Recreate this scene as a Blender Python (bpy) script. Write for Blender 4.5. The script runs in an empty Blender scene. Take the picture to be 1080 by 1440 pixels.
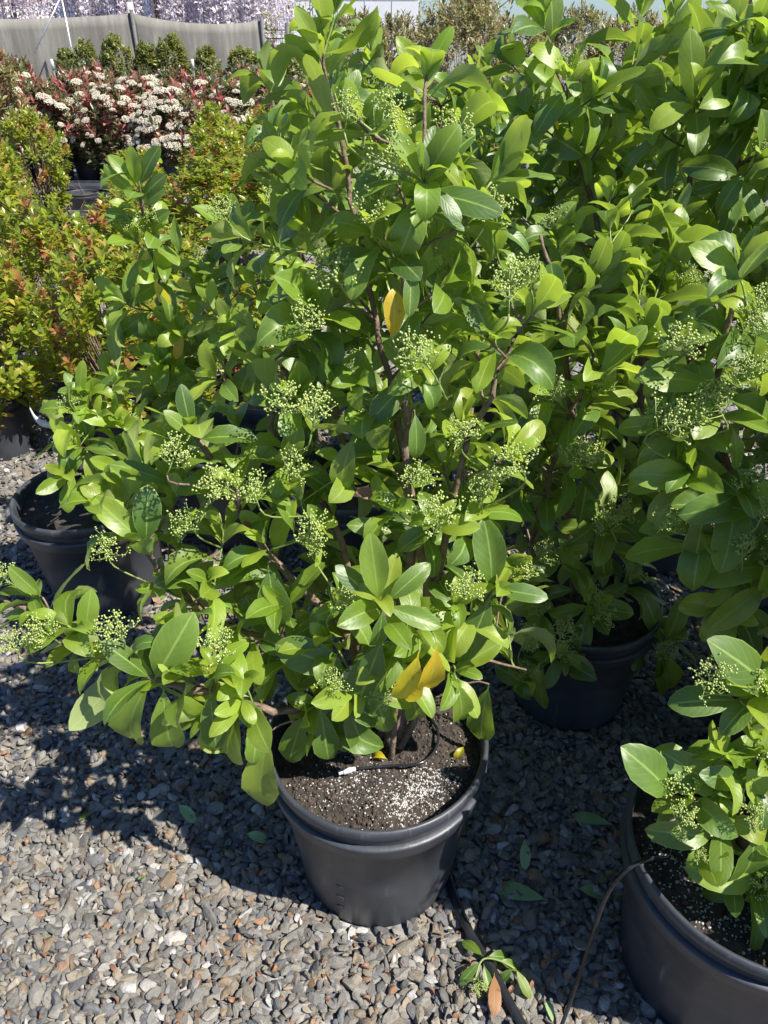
import bpy, math, random
import numpy as np
from mathutils import Vector, Matrix

# ------------------------------------------------------------------ camera, world, sun, exposure
sc = bpy.context.scene
col = sc.collection
CAM_H, PITCH, FPX = 1.45, math.radians(32.8), 1040.0
cam_d = bpy.data.cameras.new('camera')
cam_d.sensor_fit = 'VERTICAL'; cam_d.sensor_height = 36.0; cam_d.lens = 36.0 * FPX / 1440.0
cam_d.clip_start = 0.02; cam_d.clip_end = 2000
cam = bpy.data.objects.new('camera', cam_d); col.objects.link(cam)
cam.location = (0, 0, CAM_H); cam.rotation_euler = (math.pi / 2 - PITCH, 0, 0)
sc.camera = cam

SUN_EL, SUN_AZ = math.radians(53), math.radians(-28)      # azimuth measured from +X towards +Y
sun_dir = Vector((math.cos(SUN_EL) * math.cos(SUN_AZ), math.cos(SUN_EL) * math.sin(SUN_AZ), math.sin(SUN_EL)))
world = bpy.data.worlds.new('World'); sc.world = world; world.use_nodes = True
wn = world.node_tree
sky = wn.nodes.new('ShaderNodeTexSky'); sky.sky_type = 'NISHITA'; sky.sun_disc = False
sky.sun_elevation = SUN_EL; sky.sun_rotation = math.atan2(sun_dir.x, sun_dir.y)
sky.air_density = 1.0; sky.dust_density = 0.4; sky.ozone_density = 2.5
bg = wn.nodes['Background']; bg.inputs['Strength'].default_value = 0.058
tint = wn.nodes.new('ShaderNodeMix'); tint.data_type = 'RGBA'; tint.blend_type = 'MULTIPLY'; tint.inputs[0].default_value = 1.0
tint.inputs[7].default_value = (0.78, 0.94, 1.22, 1)
wn.links.new(sky.outputs['Color'], tint.inputs[6]); wn.links.new(tint.outputs[2], bg.inputs['Color'])
sun_l = bpy.data.lights.new('sun', 'SUN'); sun_l.energy = 4.6; sun_l.angle = math.radians(0.53); sun_l.color = (1.0, 0.95, 0.86)
sun = bpy.data.objects.new('sun', sun_l); col.objects.link(sun)
sun.rotation_euler = sun_dir.to_track_quat('Z', 'Y').to_euler(); sun.location = (4, -2, 6)
sc.view_settings.view_transform = 'Standard'; sc.view_settings.look = 'None'
sc.view_settings.gamma = 1.0; sc.view_settings.exposure = 1.0
sc.cycles.max_bounces = 6; sc.cycles.transmission_bounces = 4; sc.cycles.diffuse_bounces = 4
sc.cycles.use_adaptive_sampling = True; sc.cycles.adaptive_threshold = 0.02
sc.cycles.caustics_reflective = False; sc.cycles.caustics_refractive = False

rng = random.Random(7)
nrg = np.random.default_rng(11)
FWD = Vector((0, math.cos(PITCH), -math.sin(PITCH)))
UPV = Vector((0, math.sin(PITCH), math.cos(PITCH)))

def P(px, py, Y):
    """point of the ray through a pixel of the 1080x1440 photograph, at ground distance Y"""
    d = Vector((1, 0, 0)) * ((px - 540) / FPX) + UPV * ((720 - py) / FPX) + FWD
    t = Y / d.y
    return Vector((d.x * t, Y, CAM_H + d.z * t))

def G(px, py, z=0.0):
    """point of the pixel's ray on the level z"""
    d = Vector((1, 0, 0)) * ((px - 540) / FPX) + UPV * ((720 - py) / FPX) + FWD
    t = (z - CAM_H) / d.z
    return Vector((d.x * t, d.y * t, z))

def project(p):
    v = Vector(p) - Vector((0, 0, CAM_H))
    dz = v.dot(FWD)
    if dz < 0.05: return (-9999, -9999, dz)
    return (540 + FPX * v.x / dz, 720 - FPX * v.dot(UPV) / dz, dz)

# ------------------------------------------------------------------ materials
def new_mat(name):
    m = bpy.data.materials.new(name); m.use_nodes = True
    nt = m.node_tree; nt.nodes.clear()
    return m, nt, nt.nodes, nt.links

def N(nodes, t, **kw):
    n = nodes.new(t)
    for k, v in kw.items(): setattr(n, k, v)
    return n

def math_n(nt, op, a, b=None, clamp=False):
    n = nt.nodes.new('ShaderNodeMath'); n.operation = op; n.use_clamp = clamp
    for i, x in enumerate((a, b)):
        if x is None: continue
        if isinstance(x, (int, float)): n.inputs[i].default_value = x
        else: nt.links.new(x, n.inputs[i])
    return n.outputs[0]

def ramp(nt, fac, stops, interp='LINEAR'):
    n = nt.nodes.new('ShaderNodeValToRGB'); n.color_ramp.interpolation = interp
    e = n.color_ramp.elements
    while len(e) < len(stops): e.new(0.5)
    for i, (p, c) in enumerate(stops):
        e[i].position = p; e[i].color = (*c, 1)
    nt.links.new(fac, n.inputs[0])
    return n.outputs[0]

def mixc(nt, fac, a, b, mode='MIX'):
    n = nt.nodes.new('ShaderNodeMix'); n.data_type = 'RGBA'; n.blend_type = mode
    for i, x in ((0, fac), (6, a), (7, b)):
        if isinstance(x, (int, float)): n.inputs[i].default_value = x
        elif isinstance(x, tuple): n.inputs[i].default_value = (*x, 1)
        else: nt.links.new(x, n.inputs[i])
    return n.outputs[2]

def leaf_material(name, tops, back, trans, rough=0.32, tmix=0.35, vein=(0.30, 0.42, 0.10), veins=True, spots=0.0, thr=0.60):
    """two-sided leaf: glossy upper face, matt paler underside, light passing through; tops = colour ramp stops over the leaf's random number"""
    m, nt, nodes, links = new_mat(name)
    out = N(nodes, 'ShaderNodeOutputMaterial')
    info = N(nodes, 'ShaderNodeObjectInfo')
    at = N(nodes, 'ShaderNodeAttribute', attribute_name='lr')
    r = math_n(nt, 'FRACT', math_n(nt, 'ADD', info.outputs['Random'], at.outputs['Fac']))
    r2 = math_n(nt, 'FRACT', math_n(nt, 'MULTIPLY', r, 17.31))
    colr = ramp(nt, r, tops)
    geo = N(nodes, 'ShaderNodeNewGeometry')
    noise = N(nodes, 'ShaderNodeTexNoise'); noise.inputs['Scale'].default_value = 35
    tc = N(nodes, 'ShaderNodeTexCoord'); links.new(geo.outputs['Position'], noise.inputs['Vector'])
    hsv = N(nodes, 'ShaderNodeHueSaturation')
    links.new(math_n(nt, 'ADD', math_n(nt, 'MULTIPLY', r2, 0.4), math_n(nt, 'ADD', math_n(nt, 'MULTIPLY', noise.outputs['Fac'], 0.5), 0.55)), hsv.inputs['Value'])
    links.new(colr, hsv.inputs['Color']); colr = hsv.outputs['Color']
    bs = N(nodes, 'ShaderNodeBsdfPrincipled')
    hgt = None
    if veins:
        uv = N(nodes, 'ShaderNodeUVMap'); sp = N(nodes, 'ShaderNodeSeparateXYZ'); links.new(uv.outputs[0], sp.inputs[0])
        au = math_n(nt, 'ABSOLUTE', math_n(nt, 'SUBTRACT', sp.outputs[0], 0.5))
        mid = math_n(nt, 'SUBTRACT', 1.0, math_n(nt, 'MULTIPLY', au, 20.0), True)
        ph = math_n(nt, 'SUBTRACT', math_n(nt, 'MULTIPLY', sp.outputs[1], 9.0), math_n(nt, 'MULTIPLY', math_n(nt, 'POWER', au, 1.2), 5.5))
        sn = math_n(nt, 'ABSOLUTE', math_n(nt, 'SINE', math_n(nt, 'MULTIPLY', ph, math.pi)))
        lat = math_n(nt, 'SUBTRACT', 1.0, math_n(nt, 'MULTIPLY', sn, 5.5), True)
        edge = math_n(nt, 'MULTIPLY', math_n(nt, 'SUBTRACT', au, 0.462), 30.0, True)
        vf = math_n(nt, 'MAXIMUM', mid, math_n(nt, 'MAXIMUM', math_n(nt, 'MULTIPLY', lat, 0.30), math_n(nt, 'MULTIPLY', edge, 0.5)))
        colr = mixc(nt, math_n(nt, 'MULTIPLY', vf, 0.9), colr, vein)
        hgt = math_n(nt, 'ADD', math_n(nt, 'MULTIPLY', math_n(nt, 'POWER', sn, 0.6), 0.6), math_n(nt, 'MULTIPLY', mid, -0.8))
        bmp = N(nodes, 'ShaderNodeBump'); bmp.inputs['Strength'].default_value = 0.20; bmp.inputs['Distance'].default_value = 0.0010
        links.new(hgt, bmp.inputs['Height']); links.new(bmp.outputs[0], bs.inputs['Normal'])
    if spots > 0:
        n2 = N(nodes, 'ShaderNodeTexNoise'); n2.inputs['Scale'].default_value = 90; n2.inputs['Detail'].default_value = 4
        links.new(geo.outputs['Position'], n2.inputs['Vector'])
        sf = math_n(nt, 'MULTIPLY', math_n(nt, 'SUBTRACT', n2.outputs['Fac'], thr), 9.0, True)
        colr = mixc(nt, math_n(nt, 'MULTIPLY', sf, spots), colr, (0.10, 0.045, 0.012))
    bmix = mixc(nt, 0.30, back, colr)
    colf = mixc(nt, geo.outputs['Backfacing'], colr, bmix)
    links.new(colf, bs.inputs['Base Color'])
    rg = math_n(nt, 'ADD', rough, math_n(nt, 'MULTIPLY', geo.outputs['Backfacing'], 0.30))
    rg = math_n(nt, 'ADD', rg, math_n(nt, 'MULTIPLY', noise.outputs['Fac'], 0.12))
    links.new(rg, bs.inputs['Roughness'])
    bs.inputs['Specular IOR Level'].default_value = 0.65
    tr = N(nodes, 'ShaderNodeBsdfTranslucent')
    links.new(mixc(nt, 0.45, trans, mixc(nt, 1.0, colr, (3.0, 3.0, 3.0), 'MULTIPLY')), tr.inputs['Color'])
    mx = N(nodes, 'ShaderNodeMixShader'); mx.inputs[0].default_value = tmix
    links.new(bs.outputs[0], mx.inputs[1]); links.new(tr.outputs[0], mx.inputs[2])
    links.new(mx.outputs[0], out.inputs['Surface'])
    return m

def plain_mat(name, c1, c2=None, scale=20.0, rough=0.6, bump=0.0, bscale=60.0, metallic=0.0, attr=None, spec=0.5):
    m, nt, nodes, links = new_mat(name)
    out = N(nodes, 'ShaderNodeOutputMaterial'); bs = N(nodes, 'ShaderNodeBsdfPrincipled')
    tc = N(nodes, 'ShaderNodeTexCoord')
    no = N(nodes, 'ShaderNodeTexNoise'); no.inputs['Scale'].default_value = scale; no.inputs['Detail'].default_value = 5
    links.new(tc.outputs['Object'], no.inputs['Vector'])
    c = ramp(nt, no.outputs['Fac'], [(0.3, c1), (0.7, c2 or c1)])
    if attr:
        a = N(nodes, 'ShaderNodeAttribute', attribute_name=attr)
        c = mixc(nt, 1.0, a.outputs['Color'], mixc(nt, 1.0, c, (1, 1, 1), 'MULTIPLY'), 'MULTIPLY')
    links.new(c, bs.inputs['Base Color'])
    bs.inputs['Roughness'].default_value = rough; bs.inputs['Metallic'].default_value = metallic
    bs.inputs['Specular IOR Level'].default_value = spec
    if bump > 0:
        n2 = N(nodes, 'ShaderNodeTexNoise'); n2.inputs['Scale'].default_value = bscale; n2.inputs['Detail'].default_value = 6
        links.new(tc.outputs['Object'], n2.inputs['Vector'])
        b = N(nodes, 'ShaderNodeBump'); b.inputs['Strength'].default_value = bump; b.inputs['Distance'].default_value = 0.01
        links.new(n2.outputs['Fac'], b.inputs['Height']); links.new(b.outputs[0], bs.inputs['Normal'])
    links.new(bs.outputs[0], out.inputs['Surface'])
    return m

M = {}
M['vib'] = leaf_material('viburnum_leaf',
    [(0.0, (0.056, 0.114, 0.022)), (0.35, (0.099, 0.175, 0.026)), (0.7, (0.162, 0.246, 0.030)), (1.0, (0.245, 0.318, 0.045))],
    (0.34, 0.39, 0.17), (0.48, 0.61, 0.02), rough=0.37, tmix=0.30, spots=0.55, thr=0.685)
M['vib_young'] = leaf_material('viburnum_young_leaf',
    [(0.0, (0.135, 0.225, 0.022)), (0.5, (0.20, 0.29, 0.028)), (1.0, (0.28, 0.35, 0.04))],
    (0.36, 0.42, 0.16), (0.52, 0.64, 0.03), rough=0.36, tmix=0.40, spots=0.3, thr=0.70)
M['vib_yellow'] = leaf_material('viburnum_leaf_yellowed',
    [(0.0, (0.36, 0.38, 0.03)), (0.5, (0.52, 0.45, 0.02)), (1.0, (0.52, 0.36, 0.02))], (0.55, 0.42, 0.08), (0.8, 0.55, 0.03), rough=0.35, tmix=0.35, vein=(0.65, 0.5, 0.08), spots=0.5)
M['vib_dead'] = leaf_material('viburnum_leaf_dry',
    [(0.0, (0.22, 0.11, 0.05)), (0.6, (0.20, 0.11, 0.075)), (1.0, (0.30, 0.14, 0.05))], (0.30, 0.17, 0.09), (0.4, 0.16, 0.04), rough=0.5, tmix=0.15, vein=(0.30, 0.17, 0.08), spots=0.6)
M['vib_fallen'] = leaf_material('viburnum_leaf_fallen',
    [(0.0, (0.24, 0.38, 0.15)), (1.0, (0.30, 0.43, 0.20))], (0.36, 0.45, 0.25), (0.3, 0.45, 0.1), rough=0.5, tmix=0.15, vein=(0.26, 0.36, 0.15))
M['syz'] = leaf_material('lilly_pilly_leaf',
    [(0.0, (0.11, 0.18, 0.018)), (0.45, (0.175, 0.25, 0.02)), (0.84, (0.27, 0.29, 0.035)), (0.95, (0.38, 0.27, 0.05)), (1.0, (0.32, 0.16, 0.06))],
    (0.26, 0.27, 0.09), (0.6, 0.6, 0.04), rough=0.24, tmix=0.36, veins=False)
M['syz_red'] = leaf_material('lilly_pilly_new_growth',
    [(0.0, (0.34, 0.24, 0.05)), (0.5, (0.38, 0.22, 0.07)), (0.85, (0.34, 0.14, 0.07)), (1.0, (0.26, 0.06, 0.05))],
    (0.30, 0.15, 0.08), (0.6, 0.25, 0.06), rough=0.22, tmix=0.30, veins=False)
M['pho'] = leaf_material('photinia_leaf',
    [(0.0, (0.05, 0.09, 0.035)), (0.45, (0.10, 0.14, 0.05)), (0.75, (0.22, 0.16, 0.09)), (1.0, (0.34, 0.15, 0.11))],
    (0.16, 0.16, 0.09), (0.30, 0.30, 0.06), rough=0.3, tmix=0.25, veins=False)
M['pho_red'] = leaf_material('photinia_red_tip',
    [(0.0, (0.32, 0.05, 0.055)), (0.5, (0.36, 0.12, 0.11)), (1.0, (0.38, 0.22, 0.17))],
    (0.42, 0.20, 0.17), (0.6, 0.16, 0.12), rough=0.3, tmix=0.3, veins=False)
M['pho_hedge'] = leaf_material('photinia_hedge_leaf',
    [(0.0, (0.09, 0.12, 0.03)), (0.4, (0.17, 0.19, 0.055)), (0.75, (0.28, 0.24, 0.10)), (1.0, (0.36, 0.22, 0.15))],
    (0.2, 0.17, 0.10), (0.34, 0.30, 0.08), rough=0.35, tmix=0.25, veins=False)
M['topi'] = leaf_material('clipped_shrub_leaf',
    [(0.0, (0.08, 0.12, 0.025)), (0.5, (0.16, 0.19, 0.04)), (1.0, (0.29, 0.25, 0.07))],
    (0.18, 0.2, 0.08), (0.35, 0.4, 0.06), rough=0.35, tmix=0.25, veins=False)
M['floret'] = plain_mat('cream_floret', (0.44, 0.39, 0.29), (0.62, 0.57, 0.46), 3, 0.8)
M['bud'] = plain_mat('green_cream_bud', (0.27, 0.36, 0.08), (0.46, 0.51, 0.17), 160, 0.5)
M['budstem'] = plain_mat('flower_stalk', (0.24, 0.36, 0.08), (0.34, 0.42, 0.12), 40, 0.5)
M['bark'] = plain_mat('twig_bark', (0.115, 0.075, 0.050), (0.235, 0.165, 0.125), 55, 0.75, 0.5, 130)
M['greenstem'] = plain_mat('young_green_stem', (0.16, 0.25, 0.05), (0.24, 0.27, 0.08), 30, 0.45)
M['petal'] = leaf_material('blossom', [(0.0, (0.40, 0.36, 0.40)), (0.5, (0.58, 0.54, 0.58)), (1.0, (0.74, 0.72, 0.74))], (0.7, 0.65, 0.7), (0.7, 0.6, 0.7), rough=0.7, tmix=0.3, veins=False)

def pot_material():
    m, nt, nodes, links = new_mat('black_pot_plastic')
    out = N(nodes, 'ShaderNodeOutputMaterial'); bs = N(nodes, 'ShaderNodeBsdfPrincipled')
    tc = N(nodes, 'ShaderNodeTexCoord')
    no = N(nodes, 'ShaderNodeTexNoise'); no.inputs['Scale'].default_value = 9; no.inputs['Detail'].default_value = 8; no.inputs['Roughness'].default_value = 0.65
    links.new(tc.outputs['Object'], no.inputs['Vector'])
    mp = N(nodes, 'ShaderNodeMapping'); mp.inputs['Scale'].default_value = (60, 60, 4)
    links.new(tc.outputs['Object'], mp.inputs['Vector'])
    st = N(nodes, 'ShaderNodeTexNoise'); st.inputs['Scale'].default_value = 1.0; st.inputs['Detail'].default_value = 4
    links.new(mp.outputs[0], st.inputs['Vector'])
    dust = math_n(nt, 'MULTIPLY', math_n(nt, 'SUBTRACT', no.outputs['Fac'], 0.45), 2.5, True)
    c = mixc(nt, math_n(nt, 'MULTIPLY', dust, 0.55), (0.040, 0.045, 0.055), (0.115, 0.120, 0.130))
    sf = math_n(nt, 'MULTIPLY', math_n(nt, 'SUBTRACT', st.outputs['Fac'], 0.66), 8.0, True)
    c = mixc(nt, math_n(nt, 'MULTIPLY', sf, 0.6), c, (0.17, 0.17, 0.175))
    sc2 = N(nodes, 'ShaderNodeTexNoise'); sc2.inputs['Scale'].default_value = 240; sc2.inputs['Detail'].default_value = 2
    links.new(tc.outputs['Object'], sc2.inputs['Vector'])
    sf2 = math_n(nt, 'MULTIPLY', math_n(nt, 'SUBTRACT', sc2.outputs['Fac'], 0.72), 9.0, True)
    c = mixc(nt, math_n(nt, 'MULTIPLY', sf2, 0.4), c, (0.25, 0.23, 0.2))
    links.new(c, bs.inputs['Base Color'])
    links.new(math_n(nt, 'ADD', 0.42, math_n(nt, 'MULTIPLY', dust, 0.28)), bs.inputs['Roughness'])
    b = N(nodes, 'ShaderNodeBump'); b.inputs['Strength'].default_value = 0.12; b.inputs['Distance'].default_value = 0.004
    links.new(st.outputs['Fac'], b.inputs['Height']); links.new(b.outputs[0], bs.inputs['Normal'])
    links.new(bs.outputs[0], out.inputs['Surface'])
    return m
M['pot'] = pot_material()
M['soil'] = plain_mat('potting_soil', (0.020, 0.016, 0.013), (0.070, 0.056, 0.047), 60, 0.95, 1.0, 120)
M['perlite'] = plain_mat('white_perlite', (0.36, 0.35, 0.33), (0.58, 0.57, 0.55), 400, 0.9)
M['crumb'] = plain_mat('soil_crumb', (0.030, 0.023, 0.019), (0.095, 0.072, 0.056), 90, 0.95)
M['stone'] = plain_mat('gravel_stone', (0.80, 0.80, 0.80), (1.15, 1.12, 1.08), 140, 0.72, 0.35, 380, attr='stone_colour')
M['hose'] = plain_mat('black_rubber_hose', (0.012, 0.013, 0.016), (0.026, 0.027, 0.03), 30, 0.20)
M['white_plastic'] = plain_mat('white_plastic', (0.42, 0.42, 0.42), (0.60, 0.60, 0.60), 60, 0.5)
M['grey_plastic'] = plain_mat('grey_plastic', (0.40, 0.40, 0.40), (0.55, 0.55, 0.54), 60, 0.5)
M['orange'] = plain_mat('orange_speck', (0.65, 0.10, 0.03), (0.75, 0.15, 0.05), 60, 0.5)
M['post'] = plain_mat('weathered_post', (0.07, 0.07, 0.075), (0.16, 0.155, 0.15), 12, 0.7)
M['pale_post'] = plain_mat('pale_wood_post', (0.45, 0.42, 0.36), (0.58, 0.55, 0.48), 12, 0.8)
M['steel'] = plain_mat('galvanised_steel', (0.55, 0.56, 0.57), (0.68, 0.68, 0.68), 20, 0.35, metallic=0.6)
M['wall_white'] = plain_mat('white_wall_cladding', (0.66, 0.67, 0.68), (0.76, 0.76, 0.76), 1.5, 0.6)
M['wall_blue'] = plain_mat('blue_cladding', (0.13, 0.20, 0.33), (0.17, 0.25, 0.39), 2, 0.5)
M['tank'] = plain_mat('cream_tank', (0.60, 0.57, 0.52), (0.74, 0.71, 0.66), 3, 0.6)
M['rust'] = plain_mat('rusty_band', (0.35, 0.16, 0.11), (0.46, 0.26, 0.20), 8, 0.8)

def cloth_material():
    m, nt, nodes, links = new_mat('shade_cloth')
    out = N(nodes, 'ShaderNodeOutputMaterial'); bs = N(nodes, 'ShaderNodeBsdfPrincipled')
    tc = N(nodes, 'ShaderNodeTexCoord'); mp = N(nodes, 'ShaderNodeMapping'); mp.inputs['Scale'].default_value = (5, 5, 0.6)
    links.new(tc.outputs['Object'], mp.inputs['Vector'])
    no = N(nodes, 'ShaderNodeTexNoise'); no.inputs['Scale'].default_value = 1.6; no.inputs['Detail'].default_value = 7; no.inputs['Roughness'].default_value = 0.7
    links.new(mp.outputs[0], no.inputs['Vector'])
    n2 = N(nodes, 'ShaderNodeTexNoise'); n2.inputs['Scale'].default_value = 45; n2.inputs['Detail'].default_value = 3
    links.new(tc.outputs['Object'], n2.inputs['Vector'])
    c = ramp(nt, no.outputs['Fac'], [(0.32, (0.20, 0.185, 0.16)), (0.52, (0.28, 0.262, 0.23)), (0.72, (0.42, 0.40, 0.36))])
    c = mixc(nt, math_n(nt, 'MULTIPLY', n2.outputs['Fac'], 0.35), c, (0.10, 0.095, 0.085))
    links.new(c, bs.inputs['Base Color']); bs.inputs['Roughness'].default_value = 0.85
    tr = N(nodes, 'ShaderNodeBsdfTranslucent'); tr.inputs['Color'].default_value = (0.3, 0.28, 0.25, 1)
    mx = N(nodes, 'ShaderNodeMixShader'); mx.inputs[0].default_value = 0.15
    links.new(bs.outputs[0], mx.inputs[1]); links.new(tr.outputs[0], mx.inputs[2]); links.new(mx.outputs[0], out.inputs['Surface'])
    return m
M['cloth'] = cloth_material()

def ground_material():
    m, nt, nodes, links = new_mat('gravel_ground')
    out = N(nodes, 'ShaderNodeOutputMaterial'); bs = N(nodes, 'ShaderNodeBsdfPrincipled')
    tc = N(nodes, 'ShaderNodeTexCoord')
    vo = N(nodes, 'ShaderNodeTexVoronoi'); vo.inputs['Scale'].default_value = 55
    links.new(tc.outputs['Object'], vo.inputs['Vector'])
    sp = N(nodes, 'ShaderNodeSeparateColor'); links.new(vo.outputs['Color'], sp.inputs[0])
    c = ramp(nt, sp.outputs[0], [(0.0, (0.10, 0.10, 0.105)), (0.5, (0.19, 0.19, 0.195)), (0.8, (0.26, 0.235, 0.20)), (1.0, (0.36, 0.36, 0.36))])
    links.new(c, bs.inputs['Base Color']); bs.inputs['Roughness'].default_value = 0.85
    b = N(nodes, 'ShaderNodeBump'); b.inputs['Strength'].default_value = 0.9; b.inputs['Distance'].default_value = 0.012; b.invert = True
    links.new(vo.outputs['Distance'], b.inputs['Height']); links.new(b.outputs[0], bs.inputs['Normal'])
    links.new(bs.outputs[0], out.inputs['Surface'])
    return m
M['ground'] = ground_material()

# ------------------------------------------------------------------ mesh helpers
def tag(o, label=None, cat=None, group=None, kind=None):
    if label: o['label'] = label
    if cat: o['category'] = cat
    if group: o['group'] = group
    if kind: o['kind'] = kind
    return o

def link(name, data, parent=None, loc=None):
    o = bpy.data.objects.new(name, data); col.objects.link(o)
    if parent is not None: o.parent = parent
    if loc is not None: o.location = loc
    return o

def empty(name, loc, label, cat, group=None):
    o = bpy.data.objects.new(name, None); col.objects.link(o); o.location = loc; o.empty_display_size = 0.1
    return tag(o, label, cat, group)

def make_mesh(name, v, f, mats, smooth=True, uv=None, mi=None):
    me = bpy.data.meshes.new(name)
    me.from_pydata([tuple(p) for p in v], [], f)
    for m in (mats if isinstance(mats, (list, tuple)) else [mats]): me.materials.append(m)
    if smooth: me.polygons.foreach_set('use_smooth', [True] * len(me.polygons))
    if mi is not None: me.polygons.foreach_set('material_index', mi)
    if uv is not None:
        l = me.uv_layers.new(name='UVMap'); idx = np.empty(len(me.loops), dtype=np.int32); me.loops.foreach_get('vertex_index', idx)
        l.data.foreach_set('uv', np.asarray(uv, dtype=np.float32)[idx].ravel())
    me.update()
    return me

def np_mesh(name, V, F, mat, smooth=True, uv=None, lr=None, colour=None, sharp=None):
    """V (n,3), F (m,k) arrays with k equal for all faces -> mesh built through foreach_set"""
    me = bpy.data.meshes.new(name)
    k = F.shape[1]; nf = len(F)
    me.vertices.add(len(V)); me.vertices.foreach_set('co', np.ascontiguousarray(V, dtype=np.float32).ravel())
    me.loops.add(nf * k); me.loops.foreach_set('vertex_index', np.ascontiguousarray(F, dtype=np.int32).ravel())
    me.polygons.add(nf)
    me.polygons.foreach_set('loop_start', np.arange(0, nf * k, k, dtype=np.int32))
    me.update(calc_edges=True)
    me.polygons.foreach_set('use_smooth', np.full(nf, smooth))
    if uv is not None:
        l = me.uv_layers.new(name='UVMap'); l.data.foreach_set('uv', np.ascontiguousarray(uv[F.ravel()], dtype=np.float32).ravel())
    if lr is not None:
        a = me.attributes.new('lr', 'FLOAT', 'POINT'); a.data.foreach_set('value', np.ascontiguousarray(lr, dtype=np.float32))
    if colour is not None:
        a = me.attributes.new('stone_colour', 'FLOAT_COLOR', 'POINT')
        c4 = np.ones((len(V), 4), dtype=np.float32); c4[:, :3] = colour; a.data.foreach_set('color', c4.ravel())
    me.materials.append(mat); me.validate(); me.update()
    return me

def tube(path, radii, seg=8, cap=True):
    """tapered tube along a polyline -> verts, faces"""
    path = [Vector(p) for p in path]; n = len(path); v = []; f = []
    up = Vector((0.31, 0.17, 0.93)).normalized()
    for i, p in enumerate(path):
        t = (path[min(i + 1, n - 1)] - path[max(i - 1, 0)]).normalized()
        a = t.cross(up)
        if a.length < 1e-3: a = t.cross(Vector((1, 0, 0)))
        a.normalize(); b = t.cross(a).normalized()
        up = b.cross(t) if False else up
        r = radii[i] if hasattr(radii, '__len__') else radii
        for k in range(seg):
            an = 2 * math.pi * k / seg
            v.append(p + (a * math.cos(an) + b * math.sin(an)) * r)
    for i in range(n - 1):
        for k in range(seg):
            f.append((i * seg + k, i * seg + (k + 1) % seg, (i + 1) * seg + (k + 1) % seg, (i + 1) * seg + k))
    if cap:
        f.append(tuple(range(seg))[::-1]); f.append(tuple((n - 1) * seg + k for k in range(seg)))
    return v, f

def bez(a, ta, b, tb, n):
    out = []
    for i in range(n + 1):
        t = i / n
        h0 = 2 * t**3 - 3 * t**2 + 1; h1 = t**3 - 2 * t**2 + t; h2 = -2 * t**3 + 3 * t**2; h3 = t**3 - t**2
        out.append(a * h0 + ta * h1 + b * h2 + tb * h3)
    return out

def catmull(pts, n=6):
    pts = [Vector(p) for p in pts]; q = [pts[0] * 2 - pts[1]] + pts + [pts[-1] * 2 - pts[-2]]; out = []
    for i in range(1, len(q) - 2):
        for k in range(n):
            t = k / n; p0, p1, p2, p3 = q[i - 1], q[i], q[i + 1], q[i + 2]
            out.append(0.5 * ((2 * p1) + (p2 - p0) * t + (2 * p0 - 5 * p1 + 4 * p2 - p3) * t * t + (3 * p1 - p0 - 3 * p2 + p3) * t**3))
    out.append(pts[-1]); return out

def lathe(profile, seg=56):
    v = []; f = []; n = len(profile)
    for r, z in profile:
        for k in range(seg):
            a = 2 * math.pi * k / seg; v.append((r * math.cos(a), r * math.sin(a), z))
    for i in range(n - 1):
        for k in range(seg):
            f.append((i * seg + k, i * seg + (k + 1) % seg, (i + 1) * seg + (k + 1) % seg, (i + 1) * seg + k))
    return v, f

def box(cx, cy, cz, sx, sy, sz):
    v = [(cx + sx / 2 * a, cy + sy / 2 * b, cz + sz / 2 * c) for a in (-1, 1) for b in (-1, 1) for c in (-1, 1)]
    f = [(0, 1, 3, 2), (4, 6, 7, 5), (0, 4, 5, 1), (2, 3, 7, 6), (0, 2, 6, 4), (1, 5, 7, 3)]
    return v, f

def join(parts):
    V = []; F = []
    for v, f in parts:
        o = len(V); V += [tuple(p) for p in v]; F += [tuple(i + o for i in q) for q in f]
    return V, F

# ------------------------------------------------------------------ ground and gravel
gv = [(-300, -60, 0), (300, -60, 0), (300, 400, 0), (-300, 400, 0)]
tag(link('ground', make_mesh('ground', gv, [(0, 1, 2, 3)], M['ground'], False)), kind='structure')

POTS = []      # (x, y, r) of footprints kept clear of stones

def ico(sub):
    t = (1 + 5**0.5) / 2
    v = [(-1, t, 0), (1, t, 0), (-1, -t, 0), (1, -t, 0), (0, -1, t), (0, 1, t), (0, -1, -t), (0, 1, -t), (t, 0, -1), (t, 0, 1), (-t, 0, -1), (-t, 0, 1)]
    f = [(0, 11, 5), (0, 5, 1), (0, 1, 7), (0, 7, 10), (0, 10, 11), (1, 5, 9), (5, 11, 4), (11, 10, 2), (10, 7, 6), (7, 1, 8), (3, 9, 4), (3, 4, 2), (3, 2, 6), (3, 6, 8), (3, 8, 9), (4, 9, 5), (2, 4, 11), (6, 2, 10), (8, 6, 7), (9, 8, 1)]
    v = [Vector(p).normalized() for p in v]
    for _ in range(sub):
        c = {}; nf = []
        def mid(a, b):
            k = (min(a, b), max(a, b))
            if k not in c: v.append(((v[a] + v[b]) / 2).normalized()); c[k] = len(v) - 1
            return c[k]
        for a, b, d in f:
            x, y, z = mid(a, b), mid(b, d), mid(d, a); nf += [(a, x, z), (b, y, x), (d, z, y), (x, y, z)]
        f = nf
    return np.array([tuple(p) for p in v]), np.array(f)

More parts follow.
